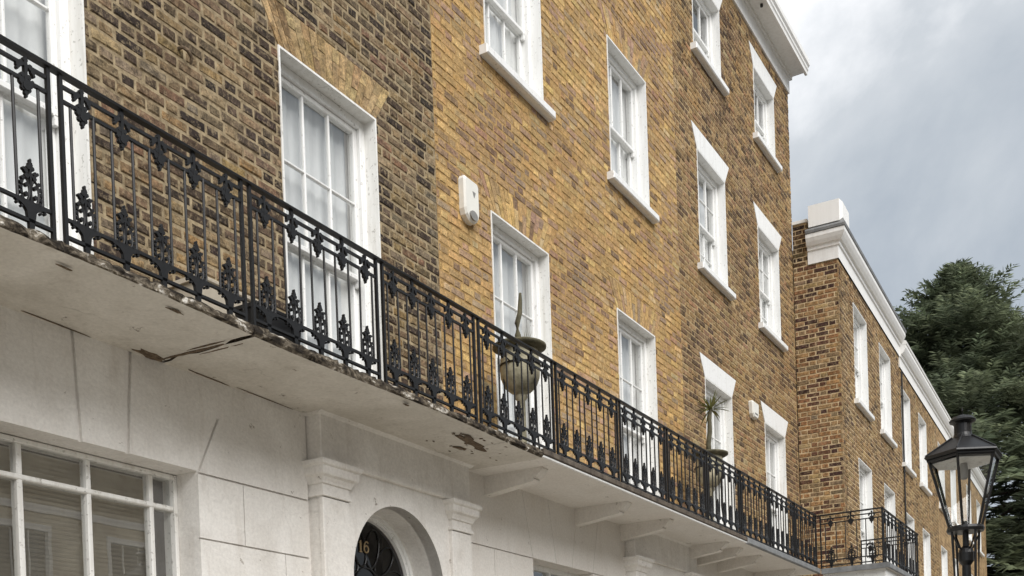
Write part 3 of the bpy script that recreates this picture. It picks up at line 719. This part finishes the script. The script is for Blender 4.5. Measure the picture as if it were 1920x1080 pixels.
def handrail(bal, p0, p1, z=SL+.825):
    o = bal.location; d = Vector((p1[0]-p0[0], p1[1]-p0[1], 0)); L_ = d.length; a = math.atan2(d.y, d.x)
    h = MB(); h.extr_x([(-.02, -.008), (.02, -.008), (.022, .004), (.012, .013), (-.012, .013), (-.022, .004)], -.012, L_+.012)
    b = h.build('handrail', M['iron'], bal, loc=(p0[0]-o.x, p0[1]-o.y, z-o.z)); b.rotation_euler = (0, 0, a); return b
POSTS = [2.27, 3.555, 4.835, 6.105, 7.335, 8.61, 9.945] + [9.945+1.207*k for k in range(1, 7)]
YR = -.72
def balcony(label, x0, x1, idx):
    b = empty('balcony', (x0, 0, 3.96), label, 'balcony', 'iron-railed balconies along the terrace')
    for i in idx: panel(b, POSTS[i]+.035, YR, POSTS[i+1]-POSTS[i]-.07)
    handrail(b, (POSTS[idx[0]], YR), (POSTS[idx[-1]+1], YR))
    return b
def rough_slab(bal, xa, xb, jag_a, jag_b, seed, sag=0):
    """old rendered slab: uneven soffit, crumbling front edge"""
    rng = random.Random(seed); o = bal.location; nx = int((xb-xa)/.03); ny = 10
    bot = MB(); edge = MB(); k = 0; prof = []
    ja = [rng.uniform(-jag_a, jag_a) for _ in range(ny+1)]; jb = [rng.uniform(-jag_b, jag_b) for _ in range(ny+1)]
    chip = 0
    for i in range(nx+1):
        chip = chip*.85 + rng.uniform(-.004, .005) + (rng.uniform(.01, .03) if rng.random() < .03 else 0)
        t = i/nx
        for j in range(ny+1):
            s = j/ny; y = .0 - .765*s
            x = xa+(xb-xa)*t + ja[j]*max(0, 1-t*nx/4) + jb[j]*max(0, 1-(1-t)*nx/4)
            z = 3.968 + .010*sin(x*2.1)*s + sag*t*s + rng.uniform(-.0012, .0012) + (chip*.5 if j == ny else 0)
            bot.v.append((x-o.x, y+(chip if j == ny else 0), z-o.z))
        x = xa+(xb-xa)*t; c = max(0, chip)
        prof.append([(x, -.765+chip, bot.v[-1][2]+o.z), (x, -.775+rng.uniform(-.004, .006), 3.985+rng.uniform(-.004, .006)), (x, -.772+rng.uniform(-.006, .01), 4.012+rng.uniform(-.004, .004)), (x, -.755+rng.uniform(-.008, .012), 4.034+rng.uniform(-.004, .006)), (x, -.0, 4.036)])
    for i in range(nx):
        for j in range(ny):
            a = i*(ny+1)+j; bot.f.append((a, a+ny+1, a+ny+2, a+1))
    bot.build('slab_soffit', M['soffit'], bal, smooth=True)
    m_ = len(prof[0])
    for r in prof: edge.v += [(x-o.x, y, z-o.z) for x, y, z in r]
    for i in range(nx):
        for j in range(m_-1):
            a = i*m_+j; edge.f.append((a, a+1, a+m_+1, a+m_))
    edge.f.append(tuple(range(m_))); edge.f.append(tuple(range(nx*m_, (nx+1)*m_))[::-1])
    edge.build('slab_edge', M['edge'], bal)
def flake(bal, pts, z, mat, name='paint_flake', th=.004):
    o = bal.location; mb = MB(); n = len(pts); k = 0
    c = (sum(p[0] for p in pts)/n, sum(p[1] for p in pts)/n)
    mb.v += [(x-o.x, y-o.y, z-o.z) for x, y in pts] + [(x-o.x, y-o.y, z-th-o.z) for x, y in [(c[0]+(p[0]-c[0])*.96, c[1]+(p[1]-c[1])*.96) for p in pts]]
    mb.f.append(tuple(range(n))); mb.f.append(tuple(range(2*n-1, n-1, -1)))
    for i in range(n): j = (i+1) % n; mb.f.append((i, j, n+j, n+i))
    return mb.build(name, mat, bal)
B1 = balcony('old balcony with cracked flaking slab and black iron railing above door 16', 2.27, 8.27, range(0, 5))
rough_slab(B1, 2.27, 4.806, .0, .016, 1, .004)
rough_slab(B1, 4.822, 8.27, .016, .0, 2, 0)
cf = MB(); rng = random.Random(9)
for i in range(14):
    y = -.75+.75*i/14; cf.box(4.70-2.27+rng.uniform(-.02, .02), 4.92-2.27+rng.uniform(-.02, .03), y, y+.055, .018+rng.uniform(0, .01), .06)
cf.build('crack_core', M['rust'], B1)
def blob(cx_, cy_, rx, ry, n, seed, rot=0):
    r = random.Random(seed); out = []
    for i in range(n):
        a = 2*pi*i/n; k = r.uniform(.55, 1.1); u, v = rx*cos(a)*k, ry*sin(a)*k
        out.append((cx_+u*cos(rot)-v*sin(rot), cy_+u*sin(rot)+v*cos(rot)))
    return out
flake(B1, blob(4.70, -.045, .15, .045, 16, 3, .1), 3.968, M['rust'], 'spalled_patch', .006)
flake(B1, blob(4.80, -.30, .018, .24, 22, 4, .06), 3.967, M['rust'], 'spalled_patch', .005)
flake(B1, blob(7.55, -.53, .30, .055, 18, 5, .12), 3.966, M['rust'], 'spalled_patch', .006)
flake(B1, blob(7.62, -.46, .12, .03, 12, 15, .3), 3.962, M['soffit'], 'paint_flake', .004)
flake(B1, blob(7.36, -.60, .10, .035, 10, 6, .2), 3.964, M['rust'], 'spalled_patch', .006)
flake(B1, blob(7.58, -.38, .10, .035, 10, 7, -.2), 3.964, M['rust'], 'spalled_patch', .006)
for i in range(26):
    r_ = random.Random(200+i); flake(B1, blob(r_.uniform(7.2, 8.25), r_.uniform(-.7, -.25), r_.uniform(.008, .03), r_.uniform(.006, .02), 7, i), 3.965, M['rust'], 'spalled_patch', .003)
for i, (x, y, a, b) in enumerate(((3.4, -.3, .05, .015), (3.62, -.66, .06, .012), (4.3, -.68, .07, .012), (5.6, -.66, .05, .012), (6.4, -.7, .04, .012), (3.2, -.55, .09, .012), (4.1, -.02, .3, .006), (5.2, -.03, .22, .008), (4.86, -.5, .010, .2), (4.77, -.42, .008, .16), (5.7, -.02, .3, .005))):
    flake(B1, blob(x, y, a, b, 12, 60+i, .05), 3.966, M['rust'], 'spalled_patch', .003)

def bracket(bal, x):
    o = bal.location
    pts = [(.019, 3.80), (-.50, 3.862), (-.515, 3.875), (-.505, 3.888), (-.535, 3.898), (-.575, 3.93), (-.60, 3.957), (-.60, 3.972), (.019, 3.972)]
    mb = MB(); mb.extr_x([(y, z-o.z) for y, z in pts][::-1], x-o.x-.055, x-o.x+.055); mb.build('bracket', M['stucco_clean'], bal)
B2 = balcony('white painted balcony on moulded brackets below the yellow brick house', 8.27, 13.63, range(5, 9))
MB().box(0, 13.63-8.27, -.75, 0, 3.972-3.96, .076).build('slab', M['stucco_clean'], B2)
MB().bbox(.0, 13.63-8.27, -.785, -.752, .030, .080, .006).build('slab_edge', M['stone_edge'], B2)
MB().bbox(.002, 13.63-8.27, -.772, -.752, .008, .0285, .004).build('white_batten', M['white'], B2)
for x in (8.62, 10.42, 11.55, 13.40): bracket(B2, x)
B3 = balcony('balcony with grey lead edged slab below the house with white lintels', 13.63, 17.19, range(9, 12))
MB().box(0, 17.10-13.63, -.75, 0, .012, .072).build('slab', M['stucco_clean'], B3)
MB().bbox(.0, 17.10-13.63, -.79, -.752, .002, .082, .012).build('lead_edge', M['lead'], B3)
for x in (13.95, 14.75, 16.35): bracket(B3, x)

# ------------------------------------------------------------------ far terrace (set forward, slightly turned)
BA = radians(1.4); BO = Vector((18.95, -.75, 0))
def bpt(s, y): return (BO.x + s*cos(BA) - y*sin(BA), BO.y + s*sin(BA) + y*cos(BA), 0)
def b_cornice(root, s0, s1, dz, ret=None, lead=True):
    prof = [(.02, 9.43), (.02, 9.64), (.045, 9.65), (.05, 9.70), (.085, 9.71), (.12, 9.76), (.14, 9.80), (.15, 9.82), (.15, 9.885), (0, 9.89)]
    pl = [(0, 9.892), (.165, 9.892), (.175, 9.93), (.16, 9.96), (.10, 9.99), (0, 10.0)]
    def sweep(P, name, mat):
        mb = MB()
        for (d, z), (d2, z2) in zip(P, P[1:]):
            def pts(dd, zz):
                q = []
                if ret: q += [(s0-dd, ret, zz+dz)]
                q += [(s0-(dd if ret else 0), -dd, zz+dz), (s1, -dd, zz+dz)]
                return q
            a, b = pts(d, z), pts(d2, z2)
            for i in range(len(a)-1): mb.poly([a[i], a[i+1], b[i+1], b[i]])
        if ret: mb.poly([(s0-d, ret, z+dz) for d, z in P] + [(s0+.02, ret, P[-1][1]+dz), (s0+.02, ret, P[0][1]+dz)])
        k = [(s1, -d, z+dz) for d, z in P]; mb.poly(k[::-1] + [(s1, .02, P[0][1]+dz), (s1, .02, P[-1][1]+dz)])
        if not ret: mb.poly([(s0, -d, z+dz) for d, z in P] + [(s0, .02, P[-1][1]+dz), (s0, .02, P[0][1]+dz)])
        return mb.build(name, M[mat], root)
    sweep(prof, 'cornice', 'cornice'); sweep(pl, 'coping', 'lead' if lead else 'cornice')
def b_house(s0, s1, dz, label, ups, lows, pal, mat, mort, real, ret=False):
    root = empty('terraced_house', bpt(s0, 0), label, 'house', 'houses of the lower far terrace', BA)
    W_ = s1-s0; zt = 9.44+dz
    wins = [(a-s0, b-s0, 7.36+dz*.7, 9.07+dz, True) for a, b in ups] + [(a-s0, b-s0, 4.15, 6.37+dz*.75, False) for a, b in lows]
    holes = [w_[:4] for w_ in wins]
    if real:
        wall = sheet(0, W_, 3.9, zt, holes, .006).build('wall', M[mort], root)
        rng = random.Random(int(s0*7)+3)
        sills = [(a-.10, b+.11, c-.085, c) for (a, b, c, d, sl) in wins if sl]
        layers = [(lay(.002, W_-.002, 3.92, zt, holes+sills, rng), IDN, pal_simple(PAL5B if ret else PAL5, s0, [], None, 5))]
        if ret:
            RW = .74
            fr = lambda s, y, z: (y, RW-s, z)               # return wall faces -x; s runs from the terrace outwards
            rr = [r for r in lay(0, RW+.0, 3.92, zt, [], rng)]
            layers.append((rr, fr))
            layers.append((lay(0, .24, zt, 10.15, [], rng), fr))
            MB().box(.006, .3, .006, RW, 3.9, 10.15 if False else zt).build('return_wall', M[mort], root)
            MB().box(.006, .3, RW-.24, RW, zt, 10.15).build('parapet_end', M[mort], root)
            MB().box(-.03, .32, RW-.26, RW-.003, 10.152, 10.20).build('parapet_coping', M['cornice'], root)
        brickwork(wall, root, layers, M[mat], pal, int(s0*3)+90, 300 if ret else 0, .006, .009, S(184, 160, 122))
    else:
        sheet(0, W_, 3.9, zt, holes, 0).build('wall', M['brick_far'], root)
    for (a, b, c, d, sl) in wins:
        window(root, a, b, c, d, sill=sl, rows=(2, 2) if real else (1, 1), meet=.5, cols=3 if real else 2, fold='net')
    st = MB(); st.bbox(0, W_, -.03, .02, 0, 3.86); st.build('stucco_wall', M['stucco_clean'], root)
    MB().bbox(0, W_, -.06, .02, 3.862, 3.92).build('string_course', M['stucco_clean'], root)
    b_cornice(root, 0, W_, dz, ret=.49 if ret else None, lead=ret)
    mb = MB()
    mb.poly([(W_, 8, 0), (0, 8, 0), (0, 8, zt+.4), (W_, 8, zt+.4)]); mb.poly([(0, 8, 0), (0, .75 if ret else .03, 0), (0, .75 if ret else .03, zt+.4), (0, 8, zt+.4)]); mb.poly([(W_, .03, 0), (W_, 8, 0), (W_, 8, zt+.4), (W_, .03, zt+.4)])
    mb.build('rear_wall', M['render_rear'], root); MB().box(.01, W_-.01, .03, 8, zt+.2, zt+.3).build('roof', M['slate'], root)
    return root
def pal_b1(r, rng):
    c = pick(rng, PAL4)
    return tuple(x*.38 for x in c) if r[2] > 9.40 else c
BH1 = b_house(0, 5.75, 0, 'lower house with exposed brown brick side wall and white pedestal on its parapet', [(1.13, 2.30), (3.50, 4.68)], [(1.24, 2.40), (3.64, 4.80)], pal_b1, 'brick_b', 'mortar4', True, True)
ped = MB().bbox(-.12, .46, -.12, .44, 10.003, 10.36, .05); ped = ped.build('pedestal', M['plain_white'], BH1)
b_house(5.75, 11.0, -.22, 'tan brick house beside the black rainwater pipe in the lower terrace', [(5.90, 7.05), (8.24, 9.38)], [(6.02, 7.18), (8.42, 9.50)], pal_simple(PAL5), 'brick_b', 'mortar3', True)
b_house(11.0, 16.4, -.22, 'tan brick house in the lower terrace between pipe house and last house', [(11.30, 12.44), (13.60, 14.75)], [(11.40, 12.52), (13.72, 14.85)], None, None, None, False)
b_house(16.4, 22.6, -.22, 'last house of the lower terrace beside the conifers', [(17.2, 18.35), (19.9, 21.0)], [(17.2, 18.35), (19.9, 21.0)], None, None, None, False)
pp = MB(); pp.tube([(5.88, -.03, 9.15), (5.88, -.03, .2)], .018, 8)
for z in (8.6, 7.0, 5.4, 3.8): pp.tube([(5.88, -.03, z), (5.88, -.03, z+.04)], .026, 8)
pp.build('rainwater_pipe', M['iron'], BH1)

# corner balcony of the lower terrace
B4 = empty('balcony', (17.15, -.75, 3.96), 'deep corner balcony with black railing turning around the lower terrace', 'balcony', 'iron-railed balconies along the terrace')
MB().box(0, 2.93, -1.02, -.045, .005, .068).build('slab', M['stucco_clean'], B4)
MB().box(1.83, 2.93, -.045, .0, .005, .068)
le = MB(); le.bbox(-.03, 2.95, -1.05, -1.022, .0, .082, .01); le.box(-.035, -.002, -1.05, -.045, .0, .08); le.build('lead_edge', M['lead'], B4)
fb = MB(); fb.bbox(.04, 2.90, -.985, -.93, -.13, .004, .006); fb.box(.04, .08, -.93, -.05, -.13, .004); fb.build('white_fascia', M['white'], B4)
panel(B4, 17.20, -1.70, .92, pi/2, n=3)
panel(B4, 17.24, -1.70, 1.36); panel(B4, 18.64, -1.70, 1.36); panel(B4, 20.02, -1.66, .90, pi/2, n=3)
handrail(B4, (17.20, -1.70), (17.20, -.76)); handrail(B4, (17.20, -1.70), (20.02, -1.70)); handrail(B4, (20.02, -1.70), (20.02, -.76))

# ------------------------------------------------------------------ things on the balconies and walls
def alarm(x, z, label, bell=False, base_y=0):
    r = empty('alarm_box', (x, base_y, z), label, 'alarm box', None)
    if not bell:
        pts = [(-.135, .0), (-.115, -.055), (-.06, -.09), (0, -.10), (.06, -.09), (.115, -.055), (.135, .0), (.135, .27), (.115, .30), (-.115, .30), (-.135, .27)]
        mb = MB(); n = len(pts)
        lay_ = [(1, 0), (1, -.055), (.9, -.075)]
        for k, y in lay_: mb.v += [(px*k, y, (pz-.1)*k+.1) for px, pz in pts]
        for j in range(2):
            for i in range(n): a, b = j*n+i, j*n+(i+1) % n; mb.f.append((a, b, b+n, a+n))
        mb.f.append(tuple(range(2*n, 3*n))); mb.build('casing', M['plastic'], r)
        sp = MB(); sp.prism([(.07*cos(q), -.04+.042*sin(q)) for q in [2*pi*i/16 for i in range(16)]], -.092, -.0745); sp.build('sounder', M['grey_plastic'], r)
        lg = MB(); lg.prism([(.035, .135), (.065, .19), (.005, .19)], -.078, -.0752); lg.build('emblem', M['grey_plastic'], r)
    else:
        mb = MB(); pts = [(-.13, .0), (-.09, -.05), (.09, -.05), (.13, .0), (.15, .17), (.13, .19), (-.13, .19), (-.15, .17)]; n = len(pts)
        for k, y in ((1, 0), (1, -.05), (.88, -.07)): mb.v += [(px*k, y, (pz-.07)*k+.07) for px, pz in pts]
        for j in range(2):
            for i in range(n): a, b = j*n+i, j*n+(i+1) % n; mb.f.append((a, b, b+n, a+n))
        mb.f.append(tuple(range(2*n, 3*n))); mb.build('casing', M['plastic'], r)
        MB().prism([(-.07, .0), (.07, .0), (.06, .02), (-.06, .02)], -.075, -.0705).build('sounder', M['grey_plastic'], r)
    return r
alarm(8.425, 6.27, 'white plastic alarm box with grey sounder on the yellow brick wall').scale = (.86, .9, .96)
alarm(16.43, 6.36, 'small cream alarm box between two white lintels on the brown brick wall', True)

def urn(x, y, zr, label, kind):
    r = empty('potted_plant', (x, y, SL), label, 'potted plant'); b = zr-SL
    h = b-.44
    prof = [(.11, 0), (.11, .03), (.055, .05), (.04, .10), (.038, h-.06), (.06, h-.03), (.05, h), (.09, h+.015), (.14, h+.06), (.172, h+.14), (.178, h+.22), (.170, h+.30), (.165, h+.374)]
    MB().lathe(prof, 28).build('pot', M['pot'], r, smooth=True)
    MB().lathe([(.15, h+.36), (.17, h+.378), (.218, h+.388), (.238, h+.40), (.238, h+.418), (.218, h+.424), (.13, h+.415), (.12, h+.38)], 28).build('rim', M['pot_rim'], r, smooth=True)
    MB().lathe([(.135, h+.385), (.135, h+.40), (.0001, h+.405)], 20).build('soil', M['soil'], r)
    stn = MB()
    stn.tube([(.182*cos(q), .182*sin(q), h+.24) for q in [2*pi*i/24 for i in range(25)]], .008, 6)
    for k in range(3):
        a = 2*pi*k/3+.4; stn.tube([(.158*cos(a), .158*sin(a), h+.25), (.15*cos(a), .15*sin(a), h*.6), (.19*cos(a), .19*sin(a), 0)], .009, 6)
    stn.tube([(-.158, 0, h+.24), (-.30, -.02, h+.25), (-.42, -.12, h+.24)], .007, 6)
    stn.build('stand', M['iron'], r)
    rng = random.Random(int(x*10))
    if kind == 'snag':
        MB().tube([(0, 0, h+.39), (.0, .01, h+.52), (-.005, .01, h+.62), (.03, .0, h+.72), (.045, 0, h+.83), (.05, 0, h+.90)], [.03, .028, .024, .022, .018, .012], 10).build('stem', M['stem'], r, smooth=True)
        cr = MB()
        for k in range(22):
            a = rng.uniform(0, 6.28); rr = rng.uniform(.03, .11); z = h+.40; l = rng.uniform(.05, .14); p = Vector((rr*cos(a), rr*sin(a), z)); q = p+Vector((cos(a)*l*.5, sin(a)*l*.5, l)); s = Vector((-sin(a), cos(a), 0))*.006
            cr.poly([p-s, p+s, q]); 
        cr.build('leaves', M['leaf'], r)
    else:
        MB().tube([(0, 0, h+.39), (.02, .01, h+.55), (.05, .0, h+.70), (.06, 0, h+.86), (.10, 0, h+1.0)], [.035, .032, .03, .026, .02], 10).build('stem', M['stem'], r, smooth=True)
        top = Vector((.10, 0, h+1.0))
        for k in range(46):
            a = rng.uniform(0, 6.28); el = rng.uniform(-.35, 1.35); l = rng.uniform(.17, .30)
            d = Vector((cos(a)*cos(el), sin(a)*cos(el), sin(el))); s = Vector((-sin(a), cos(a), 0))*.011
            p1 = top+d*l*.5+Vector((0, 0, -.01)); p2 = top+d*l+Vector((0, 0, -.05*(1.2-sin(el))))
            mb = MB(); mb.v += [tuple(top-s*.6), tuple(top+s*.6), tuple(p1+s), tuple(p1-s), tuple(p2)]; mb.f += [(0, 1, 2, 3), (3, 2, 4)]
            up = Vector((0, 0, .004)); mb.v += [tuple(Vector(v)-up) for v in mb.v[:5]]; mb.f += [(8, 7, 6, 5), (9, 7, 8)]
            mb.build('leaf', M['leaf'], r)
    return r
urn(8.55, -.42, 5.07, 'stone urn with a bare snapped stem standing before a beige curtained french window', 'snag')
urn(13.32, -.42, 5.10, 'urn holding a spiky leaved plant before the white lintelled wall', 'spiky')
bb = empty('storage_box', (5.30, -.14, SL), 'beige board box standing on the old balcony against brown brick', 'box')
MB().bbox(-.42, .20, -.16, .13, 0, .38, .006).build('body', M['box'], bb); MB().bbox(-.44, .22, -.175, .132, .382, .41, .006).build('lid', M['box'], bb)
tt = empty('planter_trough', (5.22, -.52, SL), 'small black trough standing behind the iron railing of the cracked balcony', 'planter')
MB().prism([(-.17, 0), (.17, 0), (.20, .20), (-.20, .20)], -.09, .09).build('body', M['black_plastic'], tt); MB().bbox(-.21, .21, -.1, .1, .201, .225, .004).build('rim', M['black_plastic'], tt)

# ------------------------------------------------------------------ street lamp
LX, LY = 8.609, -4.028
lamp = empty('street_lamp', (LX, LY, 0), 'black six sided lantern street lamp with chimney on the pavement', 'street lamp')
A0 = math.atan2(CAM[1]-LY, CAM[0]-LX) - radians(9)          # one corner nearly faces the camera
hexa = lambda r, z, k: (r*cos(A0+pi/3*k), r*sin(A0+pi/3*k), z)
ze, zb, re, rb = 3.52, 3.0, .252, .112
rf = MB().lathe([(re+.012, ze-.012), (re+.03, ze), (re+.025, ze+.012), (.082, ze+.135), (.07, ze+.142)], 6, rot=A0); rfo = rf.build('lantern_roof', M['lamp_black'], lamp)
hp = MB()
for k in range(6): hp.tube([hexa(re+.02, ze+.016, k), hexa(.078, ze+.142, k)], .007, 5)
hp.build('roof_rib', M['lamp_black'], rfo)
MB().lathe([(.075, ze+.135), (.066, ze+.15), (.06, ze+.17), (.06, ze+.235), (.07, ze+.245), (.088, ze+.25), (.092, ze+.262), (.07, ze+.285), (.03, ze+.298), (.008, ze+.302)], 20).build('chimney', M['lamp_black'], lamp, smooth=False)
MB().tube([(0, 0, ze+.30), (0, 0, ze+.335), (.006, 0, ze+.36)], [.008, .006, .002], 6).build('finial', M['lamp_black'], lamp)
for k in range(6):
    MB().tube([hexa(rb, zb, k), hexa(re, ze-.012, k)], .0095, 6).build('glazing_bar', M['lamp_black'], lamp)
    a, b, c, d = hexa(rb-.006, zb+.02, k), hexa(rb-.006, zb+.02, k+1), hexa(re-.008, ze-.03, k+1), hexa(re-.008, ze-.03, k)
    mb = MB(); mb.poly([a, b, c, d]); mb.build('pane', M['glass_lamp'], lamp)
    er = MB(); er.tube([hexa(re, ze-.02, k), hexa(re, ze-.02, k+1)], .013, 6); er.build('eave_bar', M['lamp_black'], lamp)
MB().lathe([(rb-.03, zb-.02), (rb+.012, zb-.02), (rb+.018, zb), (rb+.012, zb+.018), (rb-.03, zb+.018)], 24).build('base_ring', M['lamp_black'], lamp)
MB().lathe([(re-.03, ze-.045), (re-.03, ze-.04), (.05, ze-.02)], 6, rot=A0).build('reflector', M['white_old'], lamp)
MB().lathe([(.018, ze-.16), (.026, ze-.15), (.03, ze-.09), (.022, ze-.03)], 12).build('bulb_holder', M['grey_plastic'], lamp)
fgs = MB()
for k in range(4):
    a = A0+pi/4+pi/2*k; fgs.tube([(rb*cos(a), rb*sin(a), zb-.01), ((rb-.005)*cos(a), (rb-.005)*sin(a), zb-.12), (.095*cos(a), .095*sin(a), 2.52), (.05*cos(a), .05*sin(a), 2.42)], .009, 6)
    fgs.tube([(rb*cos(a), rb*sin(a), zb-.03), (.06*cos(a), .06*sin(a), zb-.13), (.02*cos(a), .02*sin(a), zb-.15)], .006, 5)
fgs.build('cradle', M['lamp_black'], lamp)
MB().lathe([(.012, zb+.06), (.02, zb+.02), (.022, zb-.12), (.045, zb-.14), (.055, zb-.17), (.052, zb-.23), (.03, zb-.26), (.034, 2.5), (.038, 2.44), (.06, 2.42), (.06, 2.38), (.045, 2.36), (.05, 1.2), (.085, 1.15), (.09, .9), (.075, .85), (.10, .3), (.13, .2), (.14, .0)], 16).build('column', M['lamp_black'], lamp)

# ------------------------------------------------------------------ conifers
def conifer(x, y, h, rmax, n, seed, label, base=.5, lean=0):
    rng = random.Random(seed)
    root = empty('conifer_tree', (x, y, 0), label, 'tree', 'dark conifers beyond the far terrace')
    tk = MB(); tk.tube([(0, 0, 0), (.1, .05, h*.3), (0, .1, h*.6), (lean*.7, .05, h*.85), (lean, 0, h*.97)], [.42, .34, .22, .1, .03], 9)
    V = []; Fc = []; C = []
    for i in range(n):
        t = 1-rng.random()**.78                              # more sprays low down, where the crown is wide
        z = base + (h-base)*t
        a = rng.uniform(0, 2*pi)
        lobe = 1+.16*sin(3*a+seed)+.12*sin(5*a+z*.9+seed*2)+.12*sin(z*1.9+a*2)
        R_ = min(rmax*(1-t)**.68, 8.0)*lobe*(1+.13*sin(z*3.1+a)) + .1
        L_ = R_*rng.uniform(.7, 1.03) if rng.random() < .85 else R_*rng.uniform(.4, .7)
        up = rng.uniform(-.1, .3) + .6*t*t*t
        d = Vector((cos(a), sin(a), up)).normalized(); side = Vector((-sin(a), cos(a), 0))
        o = Vector((lean*t, 0, z - L_*up*.55))
        if i < 70 and L_ > 1: tk.tube([o, o+d*L_*.5+Vector((0, 0, -.05*L_)), o+d*L_*.85], [.07, .045, .015], 5)
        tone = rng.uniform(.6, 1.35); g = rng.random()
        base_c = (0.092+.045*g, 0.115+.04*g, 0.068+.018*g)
        # spray: feathery twigs along the outer part of the branch
        start = max(.0, L_-rng.uniform(1.5, 2.6)); m_ = int(13+11*min(1, (L_-start)/2))
        for q in range(m_):
            s = start+(L_-start)*(q+rng.random())/m_; f = (s-start)/max(.01, L_-start)
            c = o+d*s+Vector((0, 0, -.16*f*f*L_*.25 + .12*f*f))
            for sg in (-1, 1):
                ln = (.85-.5*f)*rng.uniform(.5, 1.15); wd = rng.uniform(.022, .048)
                dir_ = (side*sg*rng.uniform(.55, 1) + d*rng.uniform(.35, .9) + Vector((0, 0, rng.uniform(-.35, .3)))).normalized()
                nrm = dir_.cross(Vector((rng.uniform(-.7, .7)+d.x*.5, rng.uniform(-.7, .7)+d.y*.5, rng.uniform(.1, 1)))).normalized()
                k = len(V); p1 = c+dir_*ln*.45; p2 = c+dir_*ln + Vector((0, 0, -.08*ln))
                V += [tuple(c), tuple(p1+nrm*wd), tuple(p2), tuple(p1-nrm*wd)]; Fc.append((k, k+1, k+2, k+3))
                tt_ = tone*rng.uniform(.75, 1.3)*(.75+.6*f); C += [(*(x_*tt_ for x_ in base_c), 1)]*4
    tk.build('trunk', M['bark'], root)
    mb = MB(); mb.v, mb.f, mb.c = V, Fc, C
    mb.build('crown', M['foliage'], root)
conifer(50.4, 1.75, 20.9, 12.5, 4600, 3, 'tall dark green conifer with a pointed top beyond the far terrace', lean=.2)
conifer(53.5, -6.0, 19.4, 11.0, 2700, 8, 'dark conifer with a rounder crown beside the tall pointed one', lean=-.2)

# ------------------------------------------------------------------ houses across the street (seen in the window reflections)
def opp_house(x0, x1, label):
    r = empty('facing_house', (x0, -13.0, 0), label, 'house', 'houses across the street', pi)
    W_ = x1-x0; r.location = (x1, -13.0, 0)
    wx = [(.83, 1.98), (3.48, 4.63)]
    holes = [(a, b, c, d) for a, b in wx for c, d in ((.9, 2.6), (3.95, 5.95))]
    MB().bbox(0, W_, -.05, -.002, 6.3, 6.45).build('string_course', M['cornice'], r)
    MB().bbox(W_-3.2, W_-3.0, -.08, -.001, 4.75, 5.05, .02).build('bell_box', M['plastic'], r)
    sheet(0, W_, 0, 9.3, holes, 0).build('wall', M['brick_opp'], r)
    for (a, b, c, d) in holes:
        f = MB(); f.box(a-.08, a, -.03, .1, c-.08, d+.12); f.box(b, b+.08, -.03, .1, c-.08, d+.12); f.box(a, b, -.03, .1, d, d+.12); f.box(a, b, -.06, .1, c-.08, c); f.box(a, b, .04, .08, (c+d)/2-.025, (c+d)/2+.025)
        for k in (1, 2): f.box(a+(b-a)*k/3-.012, a+(b-a)*k/3+.012, .042, .078, c, d)
        f = f.build('window', M['white'], r); mb = MB(); mb.poly([(a, .07, c), (b, .07, c), (b, .07, d), (a, .07, d)]); mb.build('pane', M['glass_dark'], f)
        MB().box(a, b, .3, .32, c, d).build('blind', M['blind'], f)
    mb = MB(); mb.box(0, W_, .4, 8, 0, 9.0); mb.build('rear_wall', M['render_rear'], r)
    MB().box(0, W_, -.1, .4, 9.3, 9.6).build('cornice', M['cornice'], r)
for x, lb in ((1.5, 'pale brick house across the street facing the door numbered 16'), (6.9, 'pale brick house across the street behind the street lamp'), (12.3, 'pale brick house across the street facing the house with white lintels'), (17.7, 'pale brick house across the street facing the lower terrace')):
    opp_house(x, x+5.4, lb)
